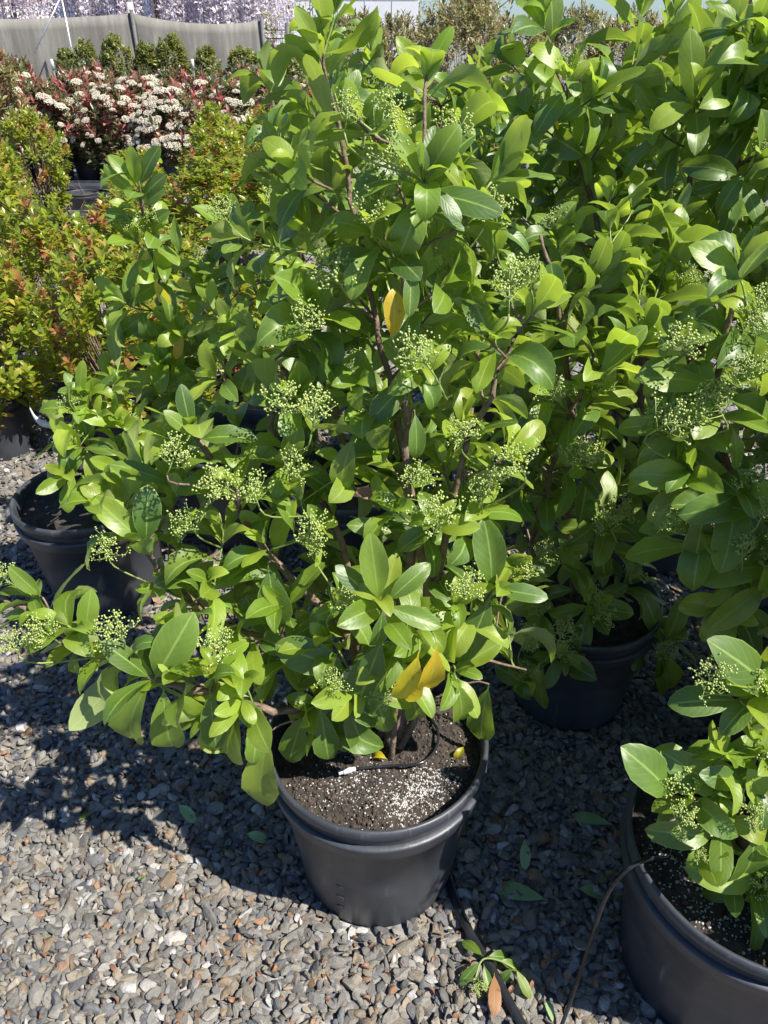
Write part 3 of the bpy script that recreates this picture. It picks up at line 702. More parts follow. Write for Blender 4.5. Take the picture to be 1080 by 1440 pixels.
for b, t, Yb, Yt, n, kind in [
 ((583, 578), (589, 650), .96, .93, (0.2, -1, .25), 'vib'), ((552, 478), (557, 412), .98, .97, (.3, -1, .2), 'vib_yellow'), ((614, 905), (602, 990), .775, .76, (.2, -1, .2), 'vib_yellow'), ((590, 915), (562, 1010), .78, .765, (-.1, -1, .3), 'vib_yellow'),
 ((545, 700), (505, 690), .99, .97, cn, 'vib_dead'),
 ((230, 962), (238, 1078), .875, .83, (.1, -.9, .5), 'vib'), ((217, 956), (262, 878), .875, .87, (.1, -.9, .45), 'vib'), ((213, 957), (160, 1055), .875, .85, (-.3, -.6, .6), 'vib'), ((162, 940), (122, 1018), .89, .88, (.6, .5, .4), 'vib'),
 ((212, 955), (150, 905), .875, .86, (0, -.4, .9), 'vib'), ((105, 912), (103, 955), .90, .88, cn, 'vib'), ((295, 968), (303, 1055), .87, .84, (.1, -.95, .4), 'vib'), ((322, 975), (372, 1028), .87, .84, (.2, -.8, .6), 'vib'), ((338, 1000), (302, 1078), .87, .85, (0, -.8, .4), 'vib'),
 ((378, 1030), (360, 1142), .86, .83, (-.3, -.9, .3), 'vib'), ((377, 792), (392, 895), .94, .90, (.1, -.95, .45), 'vib'), ((492, 945), (392, 908), .85, .84, (.1, -.75, .7), 'vib'), ((540, 893), (490, 1025), .84, .81, (-.1, -.95, .35), 'vib'),
 ((541, 852), (618, 880), .82, .80, (.1, -.75, .7), 'vib'), ((533, 848), (522, 757), .825, .83, (.1, -.95, .3), 'vib'), ((544, 846), (602, 795), .825, .83, (.1, -.7, .7), 'vib'), ((533, 850), (478, 798), .83, .83, (0, -.6, .8), 'vib'), ((538, 855), (530, 922), .82, .80, (.3, -.9, .3), 'vib'),
 ((692, 832), (648, 940), .91, .88, (.2, -.95, .3), 'vib'), ((640, 940), (634, 1012), .88, .86, (0, -1, .3), 'vib'), ((688, 962), (670, 1048), .92, .90, (-.5, -.7, .3), 'vib'), ((694, 828), (768, 838), .91, .88, (0, -.6, .8), 'vib'), ((690, 828), (690, 738), .92, .92, (.2, -.95, .3), 'vib'),
 ((470, 992), (436, 1068), .86, .84, cn, 'vib'), ((500, 975), (478, 1068), .85, .83, (0, -1, .3), 'vib'), ((515, 990), (505, 1050), .86, .84, cn, 'vib'),
 ((430, 1000), (402, 1078), .84, .82, (-.2, -.9, .4), 'vib'), ((450, 990), (462, 1072), .84, .82, (.1, -.95, .3), 'vib'), ((485, 985), (516, 1062), .84, .82, (.2, -.9, .4), 'vib'), ((522, 958), (547, 1038), .84, .82, (.2, -.9, .3), 'vib'), ((575, 955), (592, 1030), .85, .83, (.1, -.95, .3), 'vib'), ((642, 955), (657, 1032), .86, .84, (.3, -.9, .3), 'vib'), ((470, 975), (540, 1020), .83, .81, (.1, -.8, .6), 'vib'),
 ((556, 750), (492, 735), .95, .94, (0, -.5, .85), 'vib'), ((500, 612), (470, 692), .99, .96, (-.4, -.9, .2), 'vib'),
 ((600, 256), (618, 176), .99, .99, (.25, -.95, .3), 'vib'), ((594, 256), (553, 182), .99, .98, (.6, -.75, .3), 'vib'), ((604, 262), (650, 305), .99, .96, (.2, -.7, .7), 'vib'), ((600, 300), (652, 320), .99, .97, (0, -.5, .9), 'vib'),
 ((692, 256), (778, 240), 1.07, 1.05, (0, -.3, .9), 'vib'), ((690, 256), (728, 192), 1.07, 1.08, (.5, -.8, .3), 'vib'), ((700, 322), (750, 345), 1.04, 1.02, (0, -.5, .8), 'vib'), ((578, 372), (577, 442), .99, .96, (.2, -1, .2), 'vib'),
 ((470, 130), (530, 145), 1.05, 1.02, (0, -.9, .4), 'vib'), ((480, 155), (505, 98), 1.03, 1.04, (.2, -.95, .3), 'vib'), ((455, 75), (540, 40), 1.12, 1.08, (.2, -.4, -.85), 'vib'), ((450, 80), (418, 10), 1.12, 1.10, (.5, -.8, .2), 'vib'),
 ((270, 610), (255, 545), 1.03, 1.03, (.2, -.9, .4), 'vib'), ((275, 615), (235, 580), 1.02, 1.0, (0, -.7, .7), 'vib'), ((280, 618), (355, 610), 1.02, 1.0, (0, -.6, .8), 'vib'), ((205, 765), (132, 700), 1.0, .99, (.1, -.7, .7), 'vib'), ((205, 765), (208, 692), 1.0, 1.0, (.3, -.9, .3), 'vib'),
 ((120, 900), (125, 838), .90, .90, (.2, -.9, .4), 'vib'), ((60, 840), (15, 800), .92, .91, (0, -.6, .8), 'vib')]:
    q = fw(*b); A.pixleaf(b, t, Yb - q, Yt - q, n, kind)
A.fill(30, (0.0, 1.15, 1.06), (0.24, 0.15, 0.40), L=0.10, pairs=6, fl=0.3, zmin=0.55, shell=0.4)
A.fill(18, (-0.20, 1.12, 0.72), (0.26, 0.15, 0.22), L=0.105, fl=0.15, zmin=0.45)
A.fill(14, (0.12, 1.08, 0.70), (0.18, 0.14, 0.24), L=0.105, fl=0.12, zmin=0.45)
A.build()

# ---- cut-off shrub, lower right corner
B = Shrub(0.60, 0.708, 'viburnum in a cut-off black pot in the lower right corner', seed=2)
b0 = B.base + Vector((0, 0, 0.30))
B.leader([b0, P(1040, 1130, 0.72), P(1075, 1000, 0.73), P(1110, 900, 0.75), P(1120, 700, 0.78)], 0.010, 0.003, 'trunk')
B.leader([b0, P(1020, 1160, 0.70), P(990, 1130, 0.69), P(960, 1110, 0.68)], 0.006, 0.002)
for px, py, Y, d, n, L, dr, fl in [(965, 1120, .67, (-.5, -.2, .8), 4, .085, 0, 1), (1020, 1150, .66, (-.1, -.4, .9), 5, .09, .05, 0), (1075, 1080, .68, (0, -.3, .9), 5, .095, 0, 1), (1060, 975, .70, (-.3, -.2, .9), 4, .10, 0, 1),
                                  (1060, 1250, .63, (0, -.5, .8), 5, .09, .1, 1), (1120, 1150, .68, (.3, -.3, .9), 6, .1, 0, 1), (1130, 950, .75, (.2, -.1, .9), 6, .1, 0, 1), (1140, 1280, .65, (.3, -.3, .8), 5, .1, 0, 0), (1015, 1065, .68, (-.2, -.3, .9), 5, .09, .05, 0), (1062, 1040, .69, (-.1, -.3, .9), 5, .10, 0, 0), (1070, 1200, .65, (0, -.4, .8), 5, .09, .1, 0), (995, 1205, .65, (-.2, -.4, .8), 4, .085, .1, 0), (1068, 950, .71, (-.2, -.2, .9), 5, .10, 0, 0), (1075, 1310, .62, (0, -.4, .8), 4, .085, .1, 0)]:
    B.shoot(P(px, py, Y), d, n + 1, L, dr, bool(fl) and (int(px) % 3 != 0))
for b, t, Yb, Yt, n in [((1100, 985), (1022, 908), .70, .68, (.1, -.7, .7)), ((1040, 985), (948, 985), .70, .69, (0, -.5, .85)), ((945, 1120), (897, 1062), .67, .66, (.4, -.8, .5)), ((1005, 1178), (920, 1168), .66, .65, (0, -.6, .8)),
                        ((1068, 1240), (983, 1232), .63, .61, (-.2, -.7, .7)), ((1062, 1165), (1048, 1262), .64, .61, (.2, -.9, .4)), ((1010, 1115), (955, 1065), .68, .67, (.2, -.7, .7)), ((1050, 1100), (995, 1090), .67, .65, (.1, -.6, .8)), ((1080, 1285), (1030, 1320), .62, .61, (-.2, -.6, .8)), ((1085, 1150), (1060, 1090), .66, .66, (.3, -.9, .3))]:
    B.pixleaf(b, t, Yb, Yt, n)
for px, py, Y, sz in [(960, 1145, .655, .055), (1000, 955, .70, .07), (1060, 1145, .65, .05), (1065, 1320, .62, .045), (985, 1205, .65, .03)]: B.flower_at(px, py, Y, sz)
B.fill(34, (0.84, 0.80, 0.78), (0.22, 0.20, 0.28), L=0.11, pairs=6, fl=0.2, zmin=0.5, keep=lambda p: project(p)[0] > 1040)  # mostly unseen crown, added with the next fill to shade the gravel
B.fill(30, (0.90, 0.62, 0.50), (0.26, 0.24, 0.11), L=0.12, pairs=6, fl=0.2, zmin=0.42, keep=lambda p: project(p)[0] > 1130)
B.build()

# ---- second pot to the right behind
C = Shrub(0.475, 1.38, 'viburnum in the shaded black pot behind and right of the middle shrub', pot=(0.185, 0.325), soil=0.28, seed=3, young=.45)
b0 = C.base + Vector((0, 0, 0.27))
C.leader([b0, P(800, 780, 1.36), P(800, 600, 1.36), P(790, 440, 1.38), P(760, 330, 1.4)], 0.011, 0.003, 'trunk')
C.leader([b0, P(750, 790, 1.32), P(770, 680, 1.28), P(805, 590, 1.25), P(835, 500, 1.24)], 0.008, 0.003)
C.leader([b0, P(830, 850, 1.30), P(850, 760, 1.27)], 0.006, 0.002)
for px, py, Y, d, n, L, dr, fl in [(790, 430, 1.25, (0, -.2, .95), 6, .115, 0, 0), (855, 500, 1.24, (.15, -.2, .95), 6, .12, 0, 0), (905, 480, 1.28, (.3, -.1, .9), 5, .115, 0, 0), (835, 560, 1.22, (.1, -.4, .8), 5, .11, .1, 1), (780, 560, 1.22, (-.2, -.4, .8), 5, .10, .1, 1),
    (820, 650, 1.20, (.1, -.5, .7), 4, .10, .1, 1), (860, 730, 1.22, (.3, -.4, .6), 4, .11, .2, 1), (790, 770, 1.22, (0, -.4, .6), 4, .10, .4, 0), (720, 680, 1.25, (-.3, -.3, .7), 5, .10, .2, 1), (760, 860, 1.22, (-.2, -.4, .5), 4, .10, .4, 1), (830, 850, 1.22, (.1, -.4, .6), 4, .11, .3, 1),
    (790, 925, 1.20, (0, -.4, .6), 4, .10, .4, 1), (740, 950, 1.16, (-.2, -.4, .5), 4, .10, .4, 1), (930, 900, 1.3, (.4, -.3, .9), 4, .12, 0, 0), (880, 820, 1.32, (.3, -.2, .7), 5, .11, .3, 1), (740, 520, 1.35, (-.2, -.2, .9), 6, .11, .1, 1), (900, 600, 1.35, (.4, -.1, .8), 6, .11, .1, 1)]:
    C.shoot(P(px, py, Y), d, n + 1, L, dr, bool(fl) and (int(px) % 3 != 0), yellow=0)
for b, t, Yb, Yt, n in [((812, 742), (828, 678), 1.21, 1.2, (.2, -.9, .3)), ((785, 758), (812, 812), 1.21, 1.19, (-.3, -.9, .3)), ((760, 930), (728, 985), 1.16, 1.14, (.2, -.8, .5)), ((790, 918), (838, 945), 1.18, 1.16, (0, -.6, .8)), ((930, 905), (912, 842), 1.28, 1.28, (.2, -.95, .3)), ((932, 905), (965, 850), 1.28, 1.28, (-.1, -.95, .3)), ((925, 905), (948, 990), 1.28, 1.25, (0, -1, .2)), ((840, 530), (905, 458), 1.2, 1.2, (-.2, -.6, .7))]:
    C.pixleaf(b, t, Yb, Yt, n)
for px, py, Y, sz in [(778, 550, 1.2, .075), (815, 640, 1.18, .09), (858, 735, 1.2, .085), (740, 900, 1.15, .08), (935, 915, 1.25, .075), (850, 870, 1.2, .07), (790, 890, 1.19, .09), (765, 780, 1.2, .07)]: C.flower_at(px, py, Y, sz)
C.fill(50, (0.47, 1.48, 0.80), (0.26, 0.18, 0.42), L=0.11, pairs=6, fl=0.15, zmin=0.42, shell=0.45)
C.build()

# ---- right-hand shrub with dark large leaves
D = Shrub(0.93, 1.16, 'dark-leaved viburnum at the right edge, standing behind the lower right pot', seed=4, young=.12)
b0 = D.base + Vector((0, 0, 0.30))
D.leader([b0, P(1060, 760, 1.12), P(1010, 600, 1.08), P(1020, 470, 1.06), P(1040, 350, 1.06)], 0.011, 0.003, 'trunk')
D.leader([b0 + Vector((.02, 0, 0)), P(1140, 700, 1.15), P(1150, 500, 1.18), P(1130, 300, 1.2)], 0.010, 0.003)
D.leader([b0, P(1060, 860, 1.08), P(990, 780, 1.03)], 0.006, 0.003)
for px, py, Y, d, n, L, dr, fl in [(1040, 370, 1.05, (-.1, -.3, .95), 6, .105, 0, 0), (1055, 450, 1.02, (.1, -.4, .8), 5, .10, .1, 1), (960, 490, 1.04, (-.5, -.3, .7), 4, .10, .1, 1), (1000, 570, 1.02, (-.2, -.5, .7), 4, .10, .1, 1), (940, 600, 1.02, (-.6, -.3, .5), 3, .095, .2, 1),
    (1050, 520, 1.0, (.2, -.4, .8), 4, .10, .1, 1), (970, 660, 1.0, (-.4, -.4, .5), 4, .11, .3, 0), (1040, 690, .98, (0, -.5, .6), 4, .12, .2, 1), (990, 740, 1.0, (-.3, -.4, .5), 4, .12, .4, 1), (1070, 790, .96, (.1, -.5, .6), 4, .12, .2, 1), (1030, 860, 1.0, (-.2, -.4, .5), 4, .12, .3, 1), (1120, 600, 1.05, (.3, -.2, .8), 6, .11, .1, 1), (1120, 420, 1.1, (.3, -.1, .9), 6, .11, 0, 1)]:
    D.shoot(P(px, py, Y), d, n + 1, L, dr, bool(fl) and (int(px) % 3 != 0))
for b, t, Yb, Yt, n in [((1042, 395), (985, 340), 1.04, 1.03, (.2, -.8, .5)), ((1015, 545), (905, 522), 1.02, 1.0, (-.1, -.6, .8)), ((985, 680), (900, 658), 1.0, .98, (-.1, -.6, .8)), ((1065, 722), (962, 700), .97, .95, (-.1, -.6, .8)), ((992, 705), (975, 812), .99, .96, (-.2, -.95, .3)), ((1090, 800), (972, 798), .96, .95, (-.1, -.6, .8)), ((1085, 815), (1000, 885), .96, .94, (-.2, -.8, .5)), ((1030, 600), (1040, 660), 1.0, .98, cn), ((960, 600), (958, 655), 1.01, 1.0, cn)]:
    D.pixleaf(b, t, Yb, Yt, n)
for px, py, Y, sz in [(958, 480, 1.02, .085), (945, 590, 1.0, .09), (1005, 568, 1.0, .085), (1055, 520, .98, .07), (940, 735, 1.0, .07), (1045, 770, .96, .06), (1075, 720, .96, .06), (1065, 460, 1.0, .06)]: D.flower_at(px, py, Y, sz)
D.fill(60, (0.98, 1.22, 0.92), (0.28, 0.26, 0.46), L=0.115, pairs=6, fl=0.15, zmin=0.45, keep=lambda p: project(p)[0] > 930)
D.leader([D.base + Vector((.03, -.02, .3)), Vector((.98, 1.0, .7)), Vector((1.0, .88, 1.05)), Vector((1.02, .84, 1.3))], .009, .003)  # extra leader and crown out of view, added to shade the visible leaves
D.fill(64, (1.02, 0.86, 1.12), (0.24, 0.20, 0.34), L=0.12, pairs=6, fl=.15, zmin=.7, keep=lambda p: project(p)[0] > 1110)
D.build()

# ---- tall shrub at the upper right
E = Shrub(0.84, 2.02, 'tall viburnum filling the upper right corner against the sky', seed=5, leafscale=0.95, young=.4)
b0 = E.base + Vector((0, 0, 0.30))
E.leader([b0, P(900, 520, 1.98), P(960, 380, 1.92), P(972, 250, 1.85), P(985, 160, 1.8), P(985, 90, 1.8)], 0.014, 0.003, 'trunk')
E.leader([b0, P(850, 480, 2.0), P(840, 330, 1.95), P(800, 160, 1.9), P(765, 30, 1.9)], 0.013, 0.003)
E.leader([b0, P(960, 470, 1.95), P(1010, 310, 1.85), P(1060, 160, 1.8), P(1075, 20, 1.8)], 0.013, 0.003)
for px, py, Y, d, n, L, dr, fl in [(q[0], q[1], q[2] + (.22 if q[1] > 180 and q[0] < 1000 else 0)) + q[3:] for q in [(765, 35, 1.85, (0, -.1, 1), 7, .13, .05, 0), (800, 110, 1.8, (.1, -.3, .9), 6, .125, .05, 1), (720, 90, 1.9, (-.5, -.1, .8), 6, .13, .1, 0), (835, 130, 1.8, (.1, -.3, .95), 6, .13, 0, 0), (850, 190, 1.75, (0, -.4, .9), 6, .125, .1, 1), (890, 100, 1.85, (.1, -.1, 1), 6, .12, 0, 0),
    (978, 140, 1.7, (0, -.2, 1), 7, .15, 0, 0), (1000, 60, 1.85, (0, 0, 1), 6, .13, 0, 0), (1060, 40, 1.75, (.1, -.1, 1), 7, .14, 0, 0), (1045, 120, 1.7, (.3, -.3, .9), 7, .14, 0, 0), (930, 180, 1.8, (-.2, -.3, .8), 6, .13, .1, 1), (1060, 230, 1.6, (.2, -.4, .8), 6, .13, .1, 1), (940, 290, 1.75, (-.2, -.4, .7), 5, .13, .2, 1),
    (870, 270, 1.75, (0, -.4, .7), 6, .12, .1, 1), (790, 240, 1.78, (-.3, -.3, .8), 6, .125, .1, 1), (760, 170, 1.85, (-.4, -.2, .8), 6, .125, .1, 1), (730, 300, 1.85, (-.4, -.3, .7), 6, .12, .1, 1), (820, 350, 1.8, (-.1, -.4, .7), 6, .12, .2, 1), (900, 370, 1.75, (.1, -.4, .7), 6, .12, .2, 1), (1010, 300, 1.7, (.2, -.4, .7), 6, .13, .1, 1), (900, 20, 1.95, (0, .1, 1), 6, .13, 0, 0), (930, 60, 1.9, (.1, 0, 1), 5, .13, 0, 0)]]:
    E.shoot(P(px, py, Y), d, n + 1, L, dr, bool(fl) and (int(px) % 3 != 0), yellow=0)
E.pixleaf((955, 232), (970, 222), 1.72, 1.70, cn, 'vib_yellow'); E.pixleaf((780, 165), (786, 182), 1.78, 1.78, cn, 'vib_yellow')
E.fill(130, (0.86, 2.18, 0.98), (0.54, 0.28, 0.56), L=0.125, fl=0.12, zmin=0.4, shell=0.45, pairs=6)
E.fill(28, (0.92, 1.76, 1.36), (0.34, 0.12, 0.10), L=0.125, pairs=6, fl=.1, zmin=1.2, shell=.3)
E.build()

# ---- shrub behind the middle one
F_ = Shrub(-0.10, 1.90, 'viburnum standing directly behind the middle foreground shrub', seed=6, leafscale=0.92, young=.4)
b0 = F_.base + Vector((0, 0, 0.30))
F_.leader([b0, P(470, 560, 1.9), P(430, 400, 1.88), P(400, 230, 1.85), P(375, 110, 1.85)], 0.013, 0.003, 'trunk')
F_.leader([b0, P(540, 500, 1.95), P(600, 300, 1.95), P(620, 150, 2.0)], 0.012, 0.003)
F_.leader([b0, P(420, 560, 1.8), P(370, 440, 1.75), P(335, 330, 1.72)], 0.010, 0.003)
for px, py, Y, d, n, L, dr, fl in [(375, 110, 1.85, (0, -.1, 1), 7, .125, 0, 0), (390, 190, 1.75, (0, -.3, .9), 6, .12, .1, 1), (335, 325, 1.7, (-.1, -.2, 1), 7, .13, 0, 0), (385, 300, 1.7, (-.1, -.3, .8), 6, .12, .1, 1), (400, 380, 1.65, (0, -.4, .8), 6, .12, .1, 1), (330, 460, 1.65, (-.1, -.3, .9), 7, .12, .05, 1), (360, 500, 1.6, (0, -.4, .8), 6, .12, .1, 0),
    (420, 260, 1.75, (0, -.3, .8), 6, .115, .1, 1), (300, 440, 1.72, (-.4, -.1, .8), 6, .12, .1, 1), (370, 400, 1.72, (-.2, -.3, .8), 6, .115, .1, 1), (640, 250, 1.9, (.3, -.1, .8), 6, .12, .1, 1), (660, 120, 2.0, (.3, -.1, .9), 6, .12, 0, 0), (520, 60, 2.0, (0, 0, 1), 6, .12, 0, 0), (300, 530, 1.6, (-.3, -.3, .7), 5, .115, .2, 1)]:
    F_.shoot(P(px, py, Y), d, n + 1, L, dr, bool(fl) and (int(px) % 3 != 0))
F_.fill(80, (-0.03, 1.98, 0.95), (0.36, 0.26, 0.50), L=0.12, pairs=6, fl=0.15, zmin=0.45, shell=0.45)
F_.build()

# ---- left pot
Gs = Shrub(-0.845, 1.80, 'small viburnum in the black pot at the left, below the white tag', seed=8, leafscale=1.0)
b0 = Gs.base + Vector((0, 0, 0.30))
Gs.leader([b0 + Vector((.03, 0, 0)), P(130, 650, 1.75), P(125, 600, 1.74), P(130, 555, 1.74)], 0.006, 0.0025, 'trunk')
Gs.leader([b0 + Vector((.05, 0, 0)), P(180, 650, 1.78), P(195, 600, 1.78)], 0.006, 0.0025)
for px, py, Y, d, n, L, dr, fl in [(125, 555, 1.74, (0, -.2, 1), 6, .10, .1, 0), (110, 625, 1.66, (-.2, -.4, .9), 6, .115, .1, 1), (135, 590, 1.7, (0, -.3, .9), 6, .10, .1, 1), (190, 610, 1.75, (.2, -.2, .9), 6, .11, .1, 1), (175, 660, 1.65, (.1, -.4, .8), 5, .11, .2, 0), (95, 665, 1.62, (-.2, -.4, .7), 5, .105, .3, 0), (160, 540, 1.8, (.2, 0, 1), 5, .10, 0, 0), (215, 660, 1.75, (.4, -.2, .7), 5, .11, .2, 1), (150, 690, 1.62, (0, -.4, .6), 4, .11, .3, 0)]:
    Gs.shoot(P(px, py, Y), d, n + 1, L, dr, bool(fl) and (int(px) % 3 != 0))
Gs.fill(10, (-0.72, 1.82, 0.62), (0.20, 0.18, 0.16), L=0.105, fl=0.3, zmin=0.45)
Gs.build()

# ---- tall thin shoots between
H = Shrub(-0.50, 2.15, 'slender viburnum with one tall shoot and yellowed leaves, left of the middle', seed=9, leafscale=1.0)
b0 = H.base + Vector((0, 0, 0.30))
H.leader([b0, P(270, 560, 2.05), P(235, 460, 1.98), P(210, 350, 1.93), P(195, 250, 1.92)], 0.009, 0.003, 'trunk')
H.leader([b0, P(320, 520, 2.1), P(300, 400, 2.1)], 0.008, 0.003)
for px, py, Y, d, n, L, dr, fl in [(195, 262, 1.92, (-.05, -.1, 1), 6, .13, 0, 0), (190, 335, 1.88, (-.1, -.3, .9), 5, .115, .1, 1), (215, 330, 1.9, (.4, -.2, .9), 4, .115, 0, 1), (175, 425, 1.85, (-.5, -.2, .7), 5, .12, .1, 0), (225, 385, 1.88, (.3, -.3, .8), 4, .11, .2, 1), (250, 470, 1.9, (.2, -.3, .9), 6, .12, .05, 0), (230, 510, 1.88, (-.2, -.4, .6), 4, .12, .3, 0), (280, 380, 2.05, (.2, -.1, .9), 6, .115, .1, 1), (290, 480, 1.95, (0, -.3, .9), 6, .12, .1, 1), (260, 560, 1.85, (-.1, -.4, .7), 5, .11, .2, 1)]:
    H.shoot(P(px, py, Y), d, n + 1, L, dr, bool(fl) and (int(px) % 3 != 0))
for b, t in [((207, 348), (200, 392)), ((215, 392), (238, 432)), ((240, 385), (268, 408)), ((258, 468), (246, 505))]: H.pixleaf(b, t, 1.86, 1.84, (.2, -.9, .4), 'vib_yellow', ti=1)
for b, t, n in [((193, 262), (160, 222), (.5, -.8, .2)), ((195, 262), (185, 215), (.2, -.9, .1)), ((196, 262), (216, 214), (-.3, -.9, .1)), ((193, 275), (152, 240), (.3, -.8, -.3)), ((198, 280), (225, 250), (-.2, -.9, .2)), ((192, 295), (160, 282), (.1, -.5, .8)), ((200, 290), (226, 268), (-.2, -.9, .1)), ((190, 310), (155, 295), (.1, -.5, .8)), ((205, 320), (232, 300), (-.2, -.9, .2)), ((190, 420), (150, 400), (.1, -.6, .7)), ((190, 425), (150, 432), (.1, -.5, .8)), ((225, 470), (232, 515), (.1, -.95, .2)), ((245, 300), (250, 345), (-.3, -.9, .2))]:
    H.pixleaf(b, t, 1.90, 1.87, n, scale=1.12)
H.fill(8, (-0.42, 2.1, 0.75), (0.22, 0.2, 0.28), L=0.11, fl=0.4, zmin=0.45)
H.build()

# ---- shrubs of the next row, two seen dark through the gaps, one unseen for shade
for x, y, lab, sd in [(0.38, 2.85, 'shaded viburnum glimpsed between the middle and the right-hand shrubs', 21), (1.38, 1.52, 'viburnum mostly out of view at the right, placed there for its shade', 22), (1.12, 2.95, 'viburnum of the back row behind the tall upper right one', 23)]:
    S = Shrub(x, y, lab, seed=sd, leafscale=1.05, young=.15)
    bb0 = S.base + Vector((0, 0, .3))
    for q in ((0, 0), (.15, .05), (-.15, -.05)): S.leader([bb0, bb0 + Vector((q[0], q[1], .35)), bb0 + Vector((q[0] * 1.6, q[1], .9))], .012, .003, 'trunk' if q == (0, 0) else 'stem')
    tall = 1.22 if x > 1.3 else 1.0  # far right shrub, mostly unseen, placed and raised to shade its neighbours
    S.fill(int(75 * tall * tall), (x, y, 0.88 * tall), (.42 * tall, .32 * tall, .5 * tall), L=.12, pairs=6, fl=.15, zmin=.35, shell=.45); S.build()

# ------------------------------------------------------------------ detail on the middle pot: perlite, crumbs, stamp, drip tube
def soil_bits(shrub, n, clumps, mat, name, size):
    V0, F0 = ico(0); Vs = []; Fs = []; o = 0; r = random.Random(5)
    for i in range(n):
        if clumps and r.random() < 0.86:
            cx, cy, cr = r.choice(clumps); x, y = r.gauss(cx, cr), r.gauss(cy, cr * 0.8)
        else:
            a = r.uniform(0, 6.28); q = shrub.potr * 0.86 * math.sqrt(r.random()); x, y = q * math.cos(a), q * math.sin(a)
        if math.hypot(x, y) > shrub.potr * 0.88: continue
        s = size * r.uniform(0.5, 1.5)
        from mathutils import noise
        sd = {A: 1, B: 2, C: 3}.get(shrub, 1); q = math.hypot(x, y) / (shrub.potr * 0.925)
        z = shrub.soil + 0.014 * noise.noise(Vector((x * 11 + sd, y * 11, 0))) + 0.007 * noise.noise(Vector((x * 40, y * 40 + sd, 3))) + 0.012 * (1 - q * q)
        V = V0 * s * nrg.uniform(0.6, 1.3, 3) + np.array([x, y, z + s * 0.25])
        Vs.append(V); Fs.append(F0 + o); o += len(V0)
    ob = link(name, np_mesh(name, np.concatenate(Vs), np.concatenate(Fs), mat, False), shrub.soil_o); tag(ob, kind='stuff')
soil_bits(A, 2000, [(0.07, -0.10, 0.03), (0.04, -0.125, 0.025), (0.09, -0.07, 0.03), (-0.05, -0.09, 0.045)], M['perlite'], 'perlite', 0.0013)
soil_bits(A, 1800, None, M['crumb'], 'soil_crumb', 0.0028)
soil_bits(B, 700, [(-0.12, 0.0, 0.05), (-0.08, -0.10, 0.05)], M['perlite'], 'perlite', 0.0016)
soil_bits(B, 300, None, M['crumb'], 'soil_crumb', 0.004)

def on_pot(shrub, px, py):
    """point on the near outer wall of a shrub's pot seen through a pixel"""
    best = None
    for k in range(400):
        Y = shrub.base.y - shrub.potr + k * 0.0006; p = P(px, py, Y)
        f = p.z / (shrub.poth * 0.79); rr = shrub.potr * (0.76 + 0.155 * f)
        if (Vector((p.x, p.y)) - Vector((shrub.base.x, shrub.base.y))).length <= rr: return p
    return P(px, py, shrub.base.y - shrub.potr)
def pot_plate(name, px, py, w, h, mat, depth=0.0022):
    p = on_pot(A, px, py) - A.base; a = math.atan2(p.y, p.x); n = Vector((math.cos(a), math.sin(a), -0.10)).normalized()
    t = Vector((-math.sin(a), math.cos(a), 0)); u = n.cross(t)
    v, f = box(0, 0, 0, w, h, depth * 2)
    o = link(name, make_mesh(name, v, f, mat, False), A.pot)
    o.matrix_local = Matrix.Translation(p) @ Matrix((t, -u, n)).transposed().to_4x4()
for px, py, w, h in [(478, 1248, .014, .010), (478, 1262, .016, .010), (478, 1275, .014, .009), (474, 1292, .004, .016), (480, 1296, .003, .012)]: pot_plate('moulded_mark', px, py, w, h, M['pot'], 0.0012)
pot_plate('orange_speck', 482, 1219, .009, .0028, M['orange'], 0.0009)

dt = empty('drip_tube', A.base, 'thin black drip tube with grey clip on the soil of the middle pot', 'tube')
sz = 0.350
tp = [G(600, 1000, sz - .006), G(616, 1030, sz + .003), G(610, 1058, sz), G(588, 1074, sz), G(548, 1077, sz - .002), G(500, 1081, sz)]
v, f = tube([p - A.base for p in catmull(tp, 6)], 0.0025, 8); link('tube', make_mesh('tube', v, f, M['hose']), dt)
e = G(500, 1081, sz) - A.base; e2 = G(476, 1087, sz) - A.base
v, f = tube([e2, e2.lerp(e, .25), e2.lerp(e, .3), e2.lerp(e, .7), e2.lerp(e, .75), e], [.0042, .0042, .0056, .0056, .0044, .004], 10); link('clip', make_mesh('clip', v, f, M['grey_plastic'], False), dt)

# ------------------------------------------------------------------ gravel (after all the foreground pots are known)
near = view_band(stone_points(-1.25, 1.25, 0.42, 1.55, 0.0122), 0.14)
far = view_band(stone_points(-2.3, 1.7, 1.55, 3.1, 0.0170), 0.2)
low = view_band(stone_points(-4.5, 2.2, 3.1, 8.5, 0.045), 0.2)
T1 = stone_templates(1, 26); T0 = stone_templates(0, 18)
tag(link('gravel', scatter_stones('gravel', near, 0.0114, T1, 0.004)), 'crushed grey and tan stone gravel covering the yard in the foreground', 'gravel', kind='stuff')
tag(link('gravel', scatter_stones('gravel_back', far, 0.0130, T0, 0.004)), 'grey stone gravel between and behind the viburnum pots', 'gravel', kind='stuff')
rim_ = stone_points(-1.9, 1.9, 0.02, 1.55, 0.0165); dd = CAM_H * math.sin(PITCH) + rim_[:, 1] * math.cos(PITCH)
rim_ = rim_[(np.abs(rim_[:, 0]) > 0.52 * dd + 0.135) | (rim_[:, 1] < 0.425)]
tag(link('gravel', scatter_stones('gravel_edge', rim_, 0.0140, T0, 0.004)), 'grey stone gravel at the edges of the foreground', 'gravel', kind='stuff')
tag(link('gravel', scatter_stones('gravel_far', low, 0.016, T0, 0.002)), 'sparse loose stones between the far rows of lilly pilly pots', 'gravel', kind='stuff')

